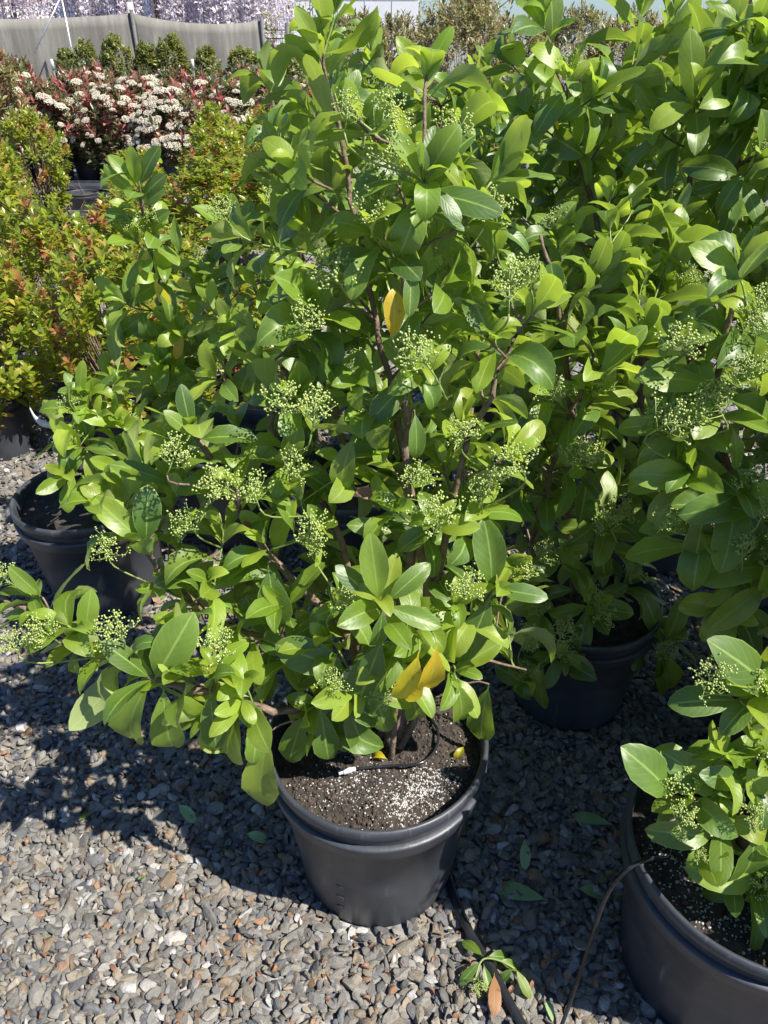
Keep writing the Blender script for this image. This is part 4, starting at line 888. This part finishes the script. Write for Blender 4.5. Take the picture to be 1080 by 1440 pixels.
lp = view_band(stone_points(-1.2, 1.2, 0.45, 2.2, 0.045), 0.1); li = []
for x, y in lp:
    li.append((Vector((x, y, .016 + rng.uniform(0, .006))), frame((rng.gauss(0, 1), rng.gauss(0, 1), rng.gauss(0, .3)), (rng.gauss(0, .5), rng.gauss(0, .5), 1)), rng.uniform(.008, .024), rng.choice([3, 6, 7, 8])))
tag(joined_leaves('dry_leaf_litter', li, VT, M['vib_dead'], None), 'scattered brown dry leaf crumbs among the gravel stones', 'leaf litter', kind='stuff')

# ------------------------------------------------------------------ hoses, fallen leaves, tags
hz = 0.022
hp = [G(640, 1100, hz), G(628, 1180, hz), G(630, 1230, hz), G(655, 1300, hz), G(690, 1360, hz), G(725, 1425, hz), G(770, 1500, hz), G(800, 1560, hz)]
v, f = tube(catmull(hp, 6), 0.0085, 12); tag(link('irrigation_hose', make_mesh('irrigation_hose', v, f, M['hose'])), 'thick black irrigation hose on the gravel right of the middle pot', 'hose')
c0 = B.base
tp = [Vector((0.47, 0.74, 0.345)), G(940, 1204, .352), G(912, 1208, .372), G(880, 1225, .365), G(852, 1262, .30), G(832, 1320, .20), G(812, 1380, .10), G(795, 1428, .04), G(780, 1470, .022), G(770, 1520, .02)]
v, f = tube(catmull(tp, 6), 0.0034, 10); tag(link('supply_tube', make_mesh('supply_tube', v, f, M['hose'])), 'thin shiny black tube arching from the lower right pot to the gravel', 'tube')

def fallen(px, py, px2, py2, label, kind='vib_fallen', ti=1, z=0.020, n=(0.1, -.2, 1)):
    a = G(px, py, z); b = G(px2, py2, z)
    o = link('fallen_leaf', leaf_mesh(ti, kind)); R = frame(b - a, n)
    o.matrix_world = Matrix.Translation(a) @ R.to_4x4() @ Matrix.Scale((b - a).length, 4)
    tag(o, label, 'leaf', 'fallen leaves on the gravel')
fallen(770, 1266, 692, 1242, 'large pale green fallen leaf lying between the middle pot and lower right pot')
fallen(738, 1180, 738, 1222, 'green fallen leaf pointing at the camera, above the largest fallen leaf', ti=0)
fallen(812, 1250, 856, 1256, 'green fallen leaf touching the thin black tube', ti=2)
fallen(862, 1160, 802, 1142, 'dull green fallen leaf near the rim of the lower right pot', ti=1)
fallen(778, 1440, 770, 1405, 'green fallen leaf at the bottom edge beside the thin tube', ti=0)
fallen(830, 1108, 856, 1140, 'crumpled brown fallen leaf in the shade of the back pot', 'vib_dead', 8)
fallen(862, 1180, 876, 1160, 'small orange dry leaf against the lower right pot', 'vib_dead', 6)
fallen(755, 1190, 784, 1166, 'curled tan dry leaf above the green pointing leaf', 'vib_dead', 5)
fallen(695, 1368, 697, 1428, 'pinkish brown dry leaf lying across the thick hose', 'vib_dead', 1, 0.036)
fallen(775, 1345, 792, 1338, 'small brown dry leaf between hose and thin tube', 'vib_dead', 7)
fallen(250, 1130, 275, 1155, 'pale green fallen leaf on the gravel left of the middle pot', ti=9)
fallen(192, 1238, 208, 1228, 'tiny bright green leaf on sunlit gravel at the left', 'vib', 2)
fallen(110, 1155, 128, 1140, 'small dark green leaf on the gravel at the shadow edge', 'vib', 3)
fallen(345, 1172, 378, 1180, 'dark green fallen leaf in shade beside the middle pot', ti=2)
fallen(775, 1345, 760, 1362, 'thin brown dry leaf curled among the stones right of the sprig', 'vib_dead', 4)
fallen(652, 1050, 640, 1070, 'curled yellow leaf on the soil rim of the middle pot', 'vib_yellow', 7, 0.350)
fallen(545, 1068, 515, 1055, 'yellow tan dropped leaf on the soil of the middle pot', 'vib_yellow', 6, 0.354)
sp = empty('fallen_sprig', G(690, 1355, .02), 'green leafy sprig fallen across the thick hose', 'sprig')
for (a, b, ti) in [((680, 1345), (648, 1318), 1), ((685, 1345), (720, 1345), 2), ((675, 1352), (645, 1385), 1), ((680, 1355), (690, 1398), 0), ((725, 1362), (748, 1405), 1), ((722, 1362), (702, 1380), 2), ((700, 1350), (735, 1362), 3)]:
    pa = G(a[0], a[1], .045); pb = G(b[0], b[1], .028); o = link('leaf', leaf_mesh(ti, 'vib'), sp)
    o.matrix_local = Matrix.Translation(pa - sp.location) @ frame(pb - pa, (0, -.2, 1)).to_4x4() @ Matrix.Scale((pb - pa).length, 4)
v, f = tube([p - sp.location for p in catmull([G(668, 1378, .035), G(678, 1350, .046), G(700, 1350, .046), G(724, 1362, .04)], 5)], 0.0018, 6); link('stem', make_mesh('stem', v, f, M['greenstem']), sp)
o = link('flower_cluster', CLUSTERS[1], sp); o.matrix_local = Matrix.Translation(G(672, 1372, .035) - sp.location) @ Matrix.Rotation(1.3, 4, 'X') @ Matrix.Scale(.035, 4)

def strip(name, pts, w, label, nrm):
    path = catmull(pts, 5); v = []; f = []
    for i, p in enumerate(path):
        q = w * (0.35 + 0.65 * min(1, i / (len(path) * .5)))
        v += [p - Vector(nrm) * q, p + Vector(nrm) * q, p + Vector(nrm) * q + Vector((0, -.0012, .0004)), p - Vector(nrm) * q + Vector((0, -.0012, .0004))]
    n = len(path)
    for i in range(n - 1):
        for k in range(4): f.append((i * 4 + k, i * 4 + (k + 1) % 4, (i + 1) * 4 + (k + 1) % 4, (i + 1) * 4 + k))
    f += [(3, 2, 1, 0), (n * 4 - 4, n * 4 - 3, n * 4 - 2, n * 4 - 1)]
    tag(link(name, make_mesh(name, v, f, M['white_plastic'])), label, 'tag')
strip('plant_tag', [P(42, 574, 1.70), P(50, 588, 1.69), P(62, 596, 1.68), P(80, 600, 1.68)], 0.008, 'curved white plastic plant tag in the left pot shrub', (0.25, .3, .9))
strip('plant_tag', [P(1000, 600, 1.06), P(1003, 612, 1.06), P(1002, 624, 1.055)], 0.010, 'small white plant tag on the dark stem at the right', (1, 0, .1))
strip('plant_tag', [P(1004, 888, 1.25), P(1018, 884, 1.25), P(1032, 882, 1.25)], 0.012, 'white tag low down behind the lower right pot shrub', (0, .3, .9))

# ------------------------------------------------------------------ background shrubs (small leaves joined per shrub)
def small_leaf(w, bend, fold, prof=(0.15, 0.9, 0.9, 0.05)):
    return leaf_template(w, bend, fold, 0.0, 0.1, 0.0, ns=3, prof=list(prof))
ST = [small_leaf(0.42, .3, .3), small_leaf(0.46, .6, .5), small_leaf(0.38, .1, .2), small_leaf(0.44, .9, .4)]
PT = [small_leaf(0.34, .3, .4), small_leaf(0.36, .7, .3), small_leaf(0.32, 0.1, .5)]

def rosette(r, items, p, d, n, L, spread=(25, 80), nt=4):
    d = d.normalized(); a0 = d.orthogonal().normalized(); b0 = d.cross(a0); az = r.uniform(0, 6.28)
    for i in range(n):
        an = az + i * 2.4 + r.gauss(0, .2); th = math.radians(spread[0] + (spread[1] - spread[0]) * i / max(1, n - 1) + r.gauss(0, 8))
        o = a0 * math.cos(an) + b0 * math.sin(an); ax = d * math.cos(th) + o * math.sin(th); nn = d * math.sin(th) - o * math.cos(th) + Vector((r.gauss(0, .2), r.gauss(0, .2), .2))
        items.append((p - d * L * 0.55 * i / n * 2, frame(ax, nn), L * r.uniform(.75, 1.15), r.randrange(nt)))

def crown_meshes(seed, R, Hh, z0, nsh, L, nl, T, mat, tipmat=None, tipfrac=0.0, shape='egg', inner=0.45):
    """foliage template round the z axis; returns (foliage mesh, tips mesh or None, stem mesh)"""
    r = random.Random(seed); a = []; b = []; stems = []
    lob = [(r.uniform(0, 6.28), r.uniform(.1, .9), r.uniform(.08, .25)) for _ in range(7)]
    for i in range(nsh):
        t = r.random()**0.8; an = r.uniform(0, 6.28)
        if shape == 'egg': rad = math.sin(math.pi * min(1, 0.16 + 0.80 * t))**0.65
        elif shape == 'dome': rad = math.sqrt(max(0, 1 - t**2.2)) * (0.75 + .25 * min(1, t * 4))
        else: rad = (1 - t)**0.55 * min(1, .55 + t * 3)
        for la, lt, lw in lob: rad *= 1 + lw * math.cos(an - la) * math.exp(-((t - lt) / .25)**2)
        q = R * rad * (inner + (1 - inner) * math.sqrt(r.random())); zz = z0 + Hh * t * r.uniform(.93, 1.07)
        p = Vector((q * math.cos(an), q * math.sin(an), zz))
        d = Vector((math.cos(an) * rad * .6, math.sin(an) * rad * .6, .75 + .4 * t)) + Vector((r.gauss(0, .2), r.gauss(0, .2), 0))
        top = t + 0.3 * (q / R) > 0.55
        rosette(r, b if (tipmat and top and r.random() < tipfrac) else a, p, d, nl, L * r.uniform(.8, 1.2), nt=len(T))
        if i % 5 == 0: stems.append(tube([Vector((0, 0, z0 * .85)), Vector((p.x * .35, p.y * .35, z0 + (zz - z0) * .4)), p], [.004, .003, .0015], 4, False))
    def jm(items, m, nm):
        Vs, Fs, Ls = [], [], []; o = 0
        for p, Rm, s, ti in items:
            V, F, U = T[ti]; Vs.append(V @ (np.array(Rm) * s).T + np.array(p)); Fs.append(F + o); o += len(V); Ls.append(np.full(len(V), nrg.random()))
        return np_mesh(nm, np.concatenate(Vs), np.concatenate(Fs), m, True, lr=np.concatenate(Ls))
    return jm(a, mat, 'foliage'), (jm(b, tipmat, 'new_growth') if b else None), make_mesh('stem', *join(stems), M['bark'])

def small_pot(parent, r=0.13, h=0.24):
    po, so = pot_parts(parent, r, h, h * 0.86, 0)
    return po

def bg_shrub(name, loc, tm, label, group, scale=(1, 1, 1), rz=0.0, potr=0.13, poth=0.24, tipname='new_growth'):
    e = empty(name, loc, label, 'shrub', group)
    if potr: small_pot(e, potr, poth)
    fo, ti, st = tm
    for nm, me, k in (('foliage', fo, 'stuff'), (tipname, ti, 'stuff'), ('stem', st, None)):
        if me is None: continue
        o = link(nm, me, e); o.scale = scale; o.rotation_euler = (0, 0, rz)
        if k: o['kind'] = k
    return e

SY = [crown_meshes(100 + i, 0.30, 0.66, 0.19, 250, 0.045, 11, ST, M['syz'], M['syz_red'], 0.11) for i in range(4)]
sy_spots = [  # x, y, height scale, what sets it apart
 (-1.56, 2.72, 0.98, 'lilly pilly at the left edge in the nearest row behind the left pot'), (-1.08, 2.78, 0.92, 'lilly pilly straight behind the left viburnum pot, nearest row'), (-0.62, 2.85, 0.8, 'lilly pilly mostly hidden behind the tall thin viburnum shoot'),
 (-2.02, 3.25, 1.0, 'lilly pilly cut by the left edge in the second row'), (-1.50, 3.35, 0.98, 'lilly pilly in the second row, left of the tall viburnum shoot'), (-1.02, 3.45, 0.80, 'low lilly pilly in the second row beside the tall viburnum shoot'),
 (-1.95, 3.95, 1.0, 'lilly pilly in the third row near the left edge'), (-1.42, 4.1, 0.85, 'lilly pilly in the third row below the bare black pots'), (-2.45, 4.0, 1.0, 'lilly pilly in the third row at the left edge'),
 (-2.45, 4.7, 1.08, 'lilly pilly left of the black pots, fourth row'), (-2.98, 4.7, 1.05, 'lilly pilly at the left edge in the fourth row'),
 (-2.72, 5.5, 1.1, 'lilly pilly left of the black pots, fifth row'), (-3.25, 5.5, 1.12, 'lilly pilly at the left edge in the fifth row'),
 (-2.75, 6.4, 1.1, 'lilly pilly at the right end of the last row, by the photinias'), (-3.3, 6.4, 1.15, 'lilly pilly second from the path in the last row'), (-3.85, 6.4, 1.12, 'lilly pilly at the left edge in the last row'),
 (-2.02, 6.6, 0.78, 'small reddish lilly pilly standing alone beside the gravel path'), (-1.72, 5.7, 0.66, 'low lilly pilly behind the tip of the tall viburnum shoot'),
 (-1.52, 7.4, 1.05, 'reddish lilly pilly at the back right, below the white flowers'), (-1.02, 7.4, 1.05, 'reddish lilly pilly at the back, beside the middle viburnum'), (-1.30, 6.5, 0.98, 'reddish lilly pilly right of the gravel path'), (-0.85, 6.4, 0.95, 'reddish lilly pilly half hidden by viburnum leaves'), (-1.15, 5.5, 0.85, 'reddish lilly pilly above the left viburnum whorl'), (-0.72, 5.4, 0.85, 'lilly pilly seen in gaps of the viburnum behind the middle one')]
for i, (x, y, s, lab) in enumerate(sy_spots):
    bg_shrub('lilly_pilly_shrub', (x, y, 0), SY[i % 4], lab, 'lilly pilly shrubs in black pots', ((1.32 if y > 5 and x > -1.9 else 1) * rng.uniform(.92, 1.1), (1.2 if y > 5 and x > -1.9 else 1) * rng.uniform(.92, 1.1), s), rng.uniform(0, 6.28))
for (px, py, lab) in [(90, 352, 'bare black pot with bits of dry stem between the lilly pillies'), (112, 318, 'bare black pot behind another, beside the lilly pilly rows'), (118, 286, 'black pot lined up on the gravel path toward the photinias'), (175, 500, 'bare black pot in the shade behind the left viburnum')]:
    g = G(px, py, .12); e = empty('bare_pot', (g.x, g.y, 0), lab, 'pot', 'bare black pots'); small_pot(e, 0.15, 0.22)
    for k in range(3):
        a = rng.uniform(0, 6.28); v, f = tube([(0.02 * k, 0, .18), (0.05 * math.cos(a), .05 * math.sin(a), .26), (0.10 * math.cos(a), .1 * math.sin(a), .31)], [.003, .002, .001], 5); link('dry_stem', make_mesh('dry_stem', v, f, M['bark']), e)
tr = empty('nursery_tray', G(123, 268, .1), 'stack of flat black nursery trays beside the path', 'tray'); tr.location.z = 0
for k in range(3):
    v, f = join([box(0.02 * k, 0, .03 + .055 * k, .46, .34, .012), box(.02 * k, -.166, .045 + .055 * k, .48, .012, .03), box(.02 * k, .166, .045 + .055 * k, .48, .012, .03), box(.02 * k - .235, 0, .045 + .055 * k, .012, .32, .03), box(.02 * k + .235, 0, .045 + .055 * k, .012, .32, .03)])
    link('tray', make_mesh('tray', v, f, M['pot'], False), tr)

PH = [crown_meshes(200 + i, 0.50, 0.78, 0.30, 210, 0.095, 9, PT, M['pho'], M['pho_red'], 0.26, 'dome', 0.4) for i in range(3)]
def flower_head(seed):
    r = random.Random(seed); V0, F0 = ico(0); V = []; F = []
    for i in range(170):
        a = r.uniform(0, 6.28); q = math.sqrt(r.random()); c = Vector((q * math.cos(a), q * math.sin(a), .55 * math.sqrt(max(0, 1 - q * q)) + r.gauss(0, .07)))
        s = r.uniform(.07, .13); o = len(V); V += [tuple(Vector(p) * s + c) for p in V0]; F += [tuple(int(k) + o for k in t) for t in F0]
    return make_mesh('flower_head', V, F, M['floret'])
FH = [flower_head(s) for s in range(4)]
ph_spots = [(10, 9.4, 1.02, 'photinia with a few cream heads at the left edge'), (62, 9.3, .90, 'red-tipped photinia second from the left edge'), (110, 9.6, 1.0, 'red-tipped photinia left of the white-flowered ones'), (160, 9.2, 0.92, 'photinia with many red shoots in front of the shade cloth'), (200, 9.6, .98, 'photinia thick with cream flower heads, above the tall viburnum shoot'),
            (238, 9.0, .90, 'cream-flowered photinia leaning over the black pots'), (285, 9.5, .98, 'photinia with red shoots right of the cream-flowered ones'), (330, 9.2, .92, 'red and cream photinia beside the middle viburnum top'), (375, 9.6, .98, 'photinia partly behind the middle viburnum top'), (425, 9.4, .92, 'photinia showing red behind the top leaves of the middle viburnum'),
            (35, 10.6, 1.08, 'photinia of the back row at the left'), (135, 10.7, 1.02, 'photinia of the back row under the clipped shrubs'), (250, 10.6, 1.0, 'photinia of the back row under the fence post'), (345, 10.6, 1.02, 'photinia of the back row at the right end')]
for i, (px, Y, s, lab) in enumerate(ph_spots):
    x = P(px, 150, Y).x
    e = bg_shrub('photinia_shrub', (x, Y, 0), PH[i % 3], lab, 'flowering photinias before the fence', (1, 1, s), rng.uniform(0, 6.28), 0.2, 0.32, 'red_shoots')
    nf = {0: 12, 1: 18, 2: 20, 3: 24, 4: 60, 5: 64, 6: 34, 7: 36, 8: 22, 9: 8}.get(i, 14)
    for k in range(int(nf * 1.5)):
        a = rng.uniform(-2.9, -.2) if rng.random() < .8 else rng.uniform(0, 6.28); t = rng.uniform(.25, .98); q = .50 * math.sqrt(max(0, 1 - t**2.2)) * .98
        o = link('flower_head', FH[k % 4], e); c = Vector((q * math.cos(a), q * math.sin(a), (.30 + .80 * t) * s)); d = Vector((c.x, c.y, .45))
        o.matrix_local = Matrix.Translation(c) @ d.to_track_quat('Z', 'Y').to_matrix().to_4x4() @ Matrix.Diagonal((1, rng.uniform(.6, 1), rng.uniform(.5, 1), 1)) @ Matrix.Scale(rng.uniform(.025, .065), 4)
# tall leggy photinia at the far left edge
TL = crown_meshes(231, 0.42, 1.05, 0.35, 220, .085, 9, PT, M['pho_hedge'], M['pho_red'], .15, 'dome', .35)
bg_shrub('photinia_shrub', (P(-18, 120, 8.6).x, 8.6, 0), TL, 'tall bronze photinia cut by the left edge, above the lilly pillies', 'flowering photinias before the fence', (1, 1, 1), .4, .2, .32, 'red_shoots')

TO = [crown_meshes(300 + i, 0.31, 1.05, 0.28, 420, .06, 8, ST, M['topi'], None, 0, 'dome', .6) for i in range(3)]
for i, (px, s, w, lab) in enumerate([(95, .92, .85, 'clipped shrub at the left end of the row before the fence'), (124, 1.0, 1.1, 'clipped shrub second from the left before the fence'), (164, 1.06, 1.15, 'clipped shrub just left of the dark fence post'), (207, .98, 1.15, 'clipped shrub just right of the dark fence post'), (247, 1.06, 1.2, 'tallest clipped shrub, right of the dark fence post'), (292, .95, 1.05, 'clipped shrub behind the white-capped stake'), (340, .93, 1.4, 'broad clipped shrub before the right end of the shade cloth'), (398, .86, 1.5, 'broad low clipped shrub under the white building')]):
    bg_shrub('clipped_shrub', (P(px, 90, 14.2).x, 14.2, 0), TO[i % 3], lab, 'clipped shrubs before the shade cloth fence', (w * 1.12, w * 1.12, s), i * 1.7, .19, .3)

# ------------------------------------------------------------------ shade cloth fence
fe = empty('shade_cloth_fence', P(185, 60, 16.3), 'taupe shade cloth fence on dark posts along the back left', 'fence'); fe.location.z = 0
def fpt(px, py, Y): p = P(px, py, Y); return p - fe.location
posts = [(-260, 14, 15.2), (185, 17, 16.3), (368, 27, 16.9)]
for k, (px, py, Y) in enumerate(posts):
    p = fpt(px, py, Y); v, f = tube([(p.x, p.y, 0), (p.x, p.y, p.z * .5), (p.x, p.y, p.z + .04)], .035, 10); link('post', make_mesh('post', v, f, M['post']), fe)
p = fpt(182, 12, 16.4); v, f = tube([(p.x, p.y + .06, 0), (p.x, p.y + .06, p.z + .10)], .06, 10); link('post', make_mesh('post', v, f, M['pale_post']), fe)
for k in range(2):
    a = fpt(*posts[k]); b = fpt(*posts[k + 1]); nx, nz = 40, 10; v = []; f = []
    for i in range(nx + 1):
        t = i / nx; base = a.lerp(b, t); sag = .10 * 4 * t * (1 - t) + (.02 if 0 < i < nx else 0)
        for j in range(nz + 1):
            u = j / nz; v.append((base.x, base.y + .03 + .03 * math.sin(t * 23 + u * 2) * (1 - abs(2 * u - 1)), .03 + (base.z - sag - .03) * u))
    for i in range(nx):
        for j in range(nz): f.append((i * (nz + 1) + j, (i + 1) * (nz + 1) + j, (i + 1) * (nz + 1) + j + 1, i * (nz + 1) + j + 1))
    o = link('cloth_panel', make_mesh('cloth_panel', v, f, M['cloth']), fe); sm = o.modifiers.new('thick', 'SOLIDIFY'); sm.thickness = .006
a, b = fpt(48, 75, 15.3), fpt(86, -6, 15.6)
v, f = tube([a, b], .014, 8); link('brace', make_mesh('brace', v, f, M['steel']), fe)
a = fpt(86, -6, 15.6); v, f = tube([(a.x, a.y, 0), a], .016, 8); link('brace_post', make_mesh('brace_post', v, f, M['steel']), fe)
for px, Y, lab in [(72, 12.2, 'dark stake with white cap at the left before the fence'), (270, 12.2, 'dark stake with white cap between the clipped shrubs')]:
    t = P(px, 83, Y); e = empty('marker_stake', (t.x, Y, 0), lab, 'stake', 'white-capped stakes')
    v, f = tube([(0, 0, 0), (0, 0, t.z - .12)], .016, 8); link('stake', make_mesh('stake', v, f, M['post']), e)
    v, f = tube([(0, 0, t.z - .13), (0, 0, t.z)], .022, 10); link('cap', make_mesh('cap', v, f, M['white_plastic']), e)

# ------------------------------------------------------------------ blossom trees behind the fence
def blossom_tree(px, Y, h, R, seed, lab):
    r = random.Random(seed); x = P(px, 20, Y).x; e = empty('weeping_blossom_tree', (x, Y, 0), lab, 'tree', 'weeping blossom trees behind the fence')
    v, f = tube([(0, 0, 0), (.03, .02, h * .4), (0, 0, h * .8)], [.07, .055, .035], 8); link('trunk', make_mesh('trunk', v, f, M['bark']), e)
    st = []; items = []
    for i in range(46):
        a = r.uniform(0, 6.28); q = R * math.sqrt(r.uniform(.05, 1)); tz = h * r.uniform(.85, 1.05)
        p0 = Vector((0, 0, h * .78)); p1 = Vector((q * .6 * math.cos(a), q * .6 * math.sin(a), tz)); p2 = Vector((q * math.cos(a), q * math.sin(a), tz * r.uniform(.75, .9))); p3 = Vector((q * 1.05 * math.cos(a), q * 1.05 * math.sin(a), tz * r.uniform(.25, .5)))
        path = catmull([p0, p1, p2, p3], 7); st.append(tube(path, .005, 4, False))
        for k in range(120):
            u = r.uniform(.25, 1) * (len(path) - 1); j = min(int(u), len(path) - 2); p = path[j].lerp(path[j + 1], u - j) + Vector((r.gauss(0, .03), r.gauss(0, .03), r.gauss(0, .03)))
            items.append((p, frame((r.gauss(0, 1), r.gauss(0, 1), r.gauss(0, 1)), (r.gauss(0, 1), r.gauss(0, 1), r.gauss(0, 1))), r.uniform(.07, .12), r.randrange(4)))
    cr = joined_leaves('crown', items, ST, M['petal'], e, False); tag(cr, kind='stuff'); link('branch', make_mesh('branch', *join(st), M['bark']), e)
for i, (px, Y, h, R, lab) in enumerate([(20, 22, 3.0, 1.0, 'weeping blossom tree at the left edge by the cream tank'), (118, 20, 3.1, .95, 'weeping blossom tree right of the blue wall'), (165, 20.5, 3.2, 1.0, 'weeping blossom tree above the dark fence post'), (220, 20, 3.1, 1.0, 'weeping blossom tree third from the right end of the fence'), (275, 20.5, 3.2, 1.0, 'weeping blossom tree second from the right end of the fence'), (330, 20, 3.1, 1.0, 'weeping blossom tree at the right end of the fence'), (372, 21, 3.0, .8, 'weeping blossom tree against the white building')]):
    blossom_tree(px, Y, h, R, 400 + i, lab)

# ------------------------------------------------------------------ buildings far behind
wb = empty('white_building', P(480, 40, 27), 'white clad building behind the fence at the top', 'building'); wb.location.z = 0
x0 = P(362, 40, 27).x - wb.location.x; x1 = P(588, 40, 27).x - wb.location.x
v, f = box((x0 + x1) / 2, 3, 3.0, x1 - x0 - .01, 6, 6.0); link('wall', make_mesh('wall', v, f, M['wall_white'], False), wb)
n = 6
for k in range(n):
    for j in range(5):
        w = (x1 - x0) / n; v, f = box(x0 + w * (k + .5), -.02, .6 + 1.15 * j, w - .03, .05, 1.12); link('cladding_panel', make_mesh('cladding_panel', v, f, M['wall_white'], False), wb)
v, f = box((x0 + x1) / 2, 3, 6.1, x1 - x0 + .4, 6.4, .2); link('roof', make_mesh('roof', v, f, M['steel'], False), wb)
bb = empty('blue_building', P(130, 20, 31), 'blue clad shed behind the blossom trees at the top left', 'building'); bb.location.z = 0
xa = P(-60, 20, 31).x - bb.location.x; xb = P(348, 20, 31).x - bb.location.x
v, f = box((xa + xb) / 2, 2, 2.4, xb - xa, 4, 4.8); link('wall', make_mesh('wall', v, f, M['wall_blue'], False), bb)
for k in range(14):
    for j in range(4):
        w = (xb - xa) / 14; v, f = box(xa + w * (k + .5), -.02, .55 + 1.05 * j, w - .04, .05, 1.01); link('cladding_panel', make_mesh('cladding_panel', v, f, M['wall_blue'], False), bb)
v, f = box((xa + xb) / 2, 2, 4.88, xb - xa + .4, 4.4, .16); link('roof', make_mesh('roof', v, f, M['steel'], False), bb)
tk = empty('storage_tank', P(18, 10, 24), 'cream domed tank with a rusty band at the top left', 'tank'); tk.location.z = 0
v, f = lathe([(1.0, 0), (1.02, .1), (1.02, 1.75), (1.0, 1.95), (.9, 2.15), (.7, 2.3), (.35, 2.40), (.01, 2.42)], 40); link('body', make_mesh('body', v, f, M['tank']), tk)
v, f = lathe([(.93, 2.09), (.96, 2.12), (.80, 2.27), (.76, 2.27)], 40); link('band', make_mesh('band', v, f, M['rust']), tk)
gp = empty('wire_fence', P(405, 50, 17.5), 'steel post and wires in front of the white building', 'fence'); gp.location.z = 0
t = P(405, 32, 17.5).z; v, f = tube([(0, 0, 0), (0, 0, t)], .05, 10); link('post', make_mesh('post', v, f, M['post']), gp)
xl = P(372, 40, 17.2).x - gp.location.x; xr = P(470, 40, 17.6).x - gp.location.x
v, f = tube([(xr, 0, 0), (xr, 0, t)], .05, 10); link('post', make_mesh('post', v, f, M['post']), gp)
for z in (t - .12, t - .26):
    v, f = tube([(xl, -.02, z), (xr, -.02, z)], .010, 6); link('wire', make_mesh('wire', v, f, M['post']), gp)
def young_tree(px, Y, h, lab, seed):
    r = random.Random(seed); e = empty('young_tree', (P(px, 40, Y).x, Y, 0), lab, 'tree', 'thin young trees by the white building'); items = []; st = []
    v, f = tube([(0, 0, 0), (.03, 0, h * .5), (0, .02, h)], [.02, .015, .006], 6); link('trunk', make_mesh('trunk', v, f, M['bark']), e)
    for i in range(170):
        z = h * r.uniform(.35, 1.0); p = Vector((r.gauss(0, .10), r.gauss(0, .10), z)); items.append((p, frame((r.gauss(0, 1), r.gauss(0, 1), r.gauss(-.3, 1)), (0, -.5, 1)), r.uniform(.06, .10), r.randrange(4)))
    tag(joined_leaves('crown', items, ST, M['topi'], e, False), kind='stuff')
young_tree(381, 17.6, 1.85, 'thin young tree just right of the shade cloth', 1); young_tree(423, 17.8, 2.0, 'thin young tree right of the steel post', 2); young_tree(440, 18.2, 2.1, 'thin young tree beside the top left leaves of the middle viburnum', 3)

# ------------------------------------------------------------------ tall hedge plants at the back right
HG = [crown_meshes(500 + i, 0.95, 1.75, 0.30, 620, .085, 9, PT, M['pho_hedge'], None, 0, 'dome', .5) for i in range(3)]
for i, (px, Y, s, w, lab) in enumerate([(500, 12.0, .82, .75, 'bronze hedge shrub just right of the white building'), (560, 12.3, .80, .85, 'bronze hedge shrub second from the white building'), (655, 11.5, .88, .95, 'broad bronze hedge shrub in the gap between the two tall viburnums'), (735, 12.2, .80, .9, 'bronze hedge shrub behind the top of the right viburnum'), (815, 12.0, .84, .9, 'bronze hedge shrub under the blue sky at the right'), (890, 11.8, .82, .95, 'bronze hedge shrub left of the tallest right leaves'), (970, 12.0, .82, .95, 'bronze hedge shrub behind the upper right viburnum shoots'), (1060, 12.2, .95, 1.0, 'bronze hedge shrub at the right edge')]):
    bg_shrub('photinia_hedge_shrub', (P(px, 60, Y).x, Y, 0), HG[i % 3], lab, 'tall bronze photinias at the back right', (w, w, s), i * 1.3, .25, .34)
for px, Y, s, lab in [(670, 8.2, 1.0, 'low red-tipped photinia in the gap left of the right viburnum'), (620, 8.6, .95, 'low red-tipped photinia behind the middle viburnum'), (725, 8.6, .95, 'low red-tipped photinia behind the upper right viburnum'), (560, 8.8, .9, 'low red-tipped photinia behind the top shoots of the middle viburnum')]:
    bg_shrub('photinia_shrub', (P(px, 100, Y).x, Y, 0), PH[1], lab, 'low photinias at the back right', (1, 1, s * 1.02), px, .2, .32, 'red_shoots')
def gum(px, Y, h, R, lab, seed):
    r = random.Random(seed); e = empty('gum_tree', (P(px, 10, Y).x, Y, 0), lab, 'tree'); items = []; st = []
    v, f = tube([(0, 0, 0), (.1, 0, h * .4), (0, .1, h * .8)], [.22, .16, .06], 10); link('trunk', make_mesh('trunk', v, f, M['bark']), e)
    for i in range(60):
        c = Vector((r.gauss(0, R * .45), r.gauss(0, R * .45), h * r.uniform(.45, 1.0))); st.append(tube([(0, .05, h * .42), (c.x * .5, c.y * .5, c.z * .8), c], [.05, .03, .01], 5, False))
        for k in range(60): items.append((c + Vector((r.gauss(0, .28), r.gauss(0, .28), r.gauss(0, .2))), frame((r.gauss(0, 1), r.gauss(0, 1), r.gauss(-.6, 1)), (0, -.4, 1)), r.uniform(.12, .22), r.randrange(3)))
    tag(joined_leaves('crown', items, PT, M['pho_hedge'], e, False), kind='stuff'); link('limb', make_mesh('limb', *join(st), M['bark']), e)
gum(665, 34, 3.2, 1.6, 'far grey-brown tree rising behind the hedge against the sky', 6)
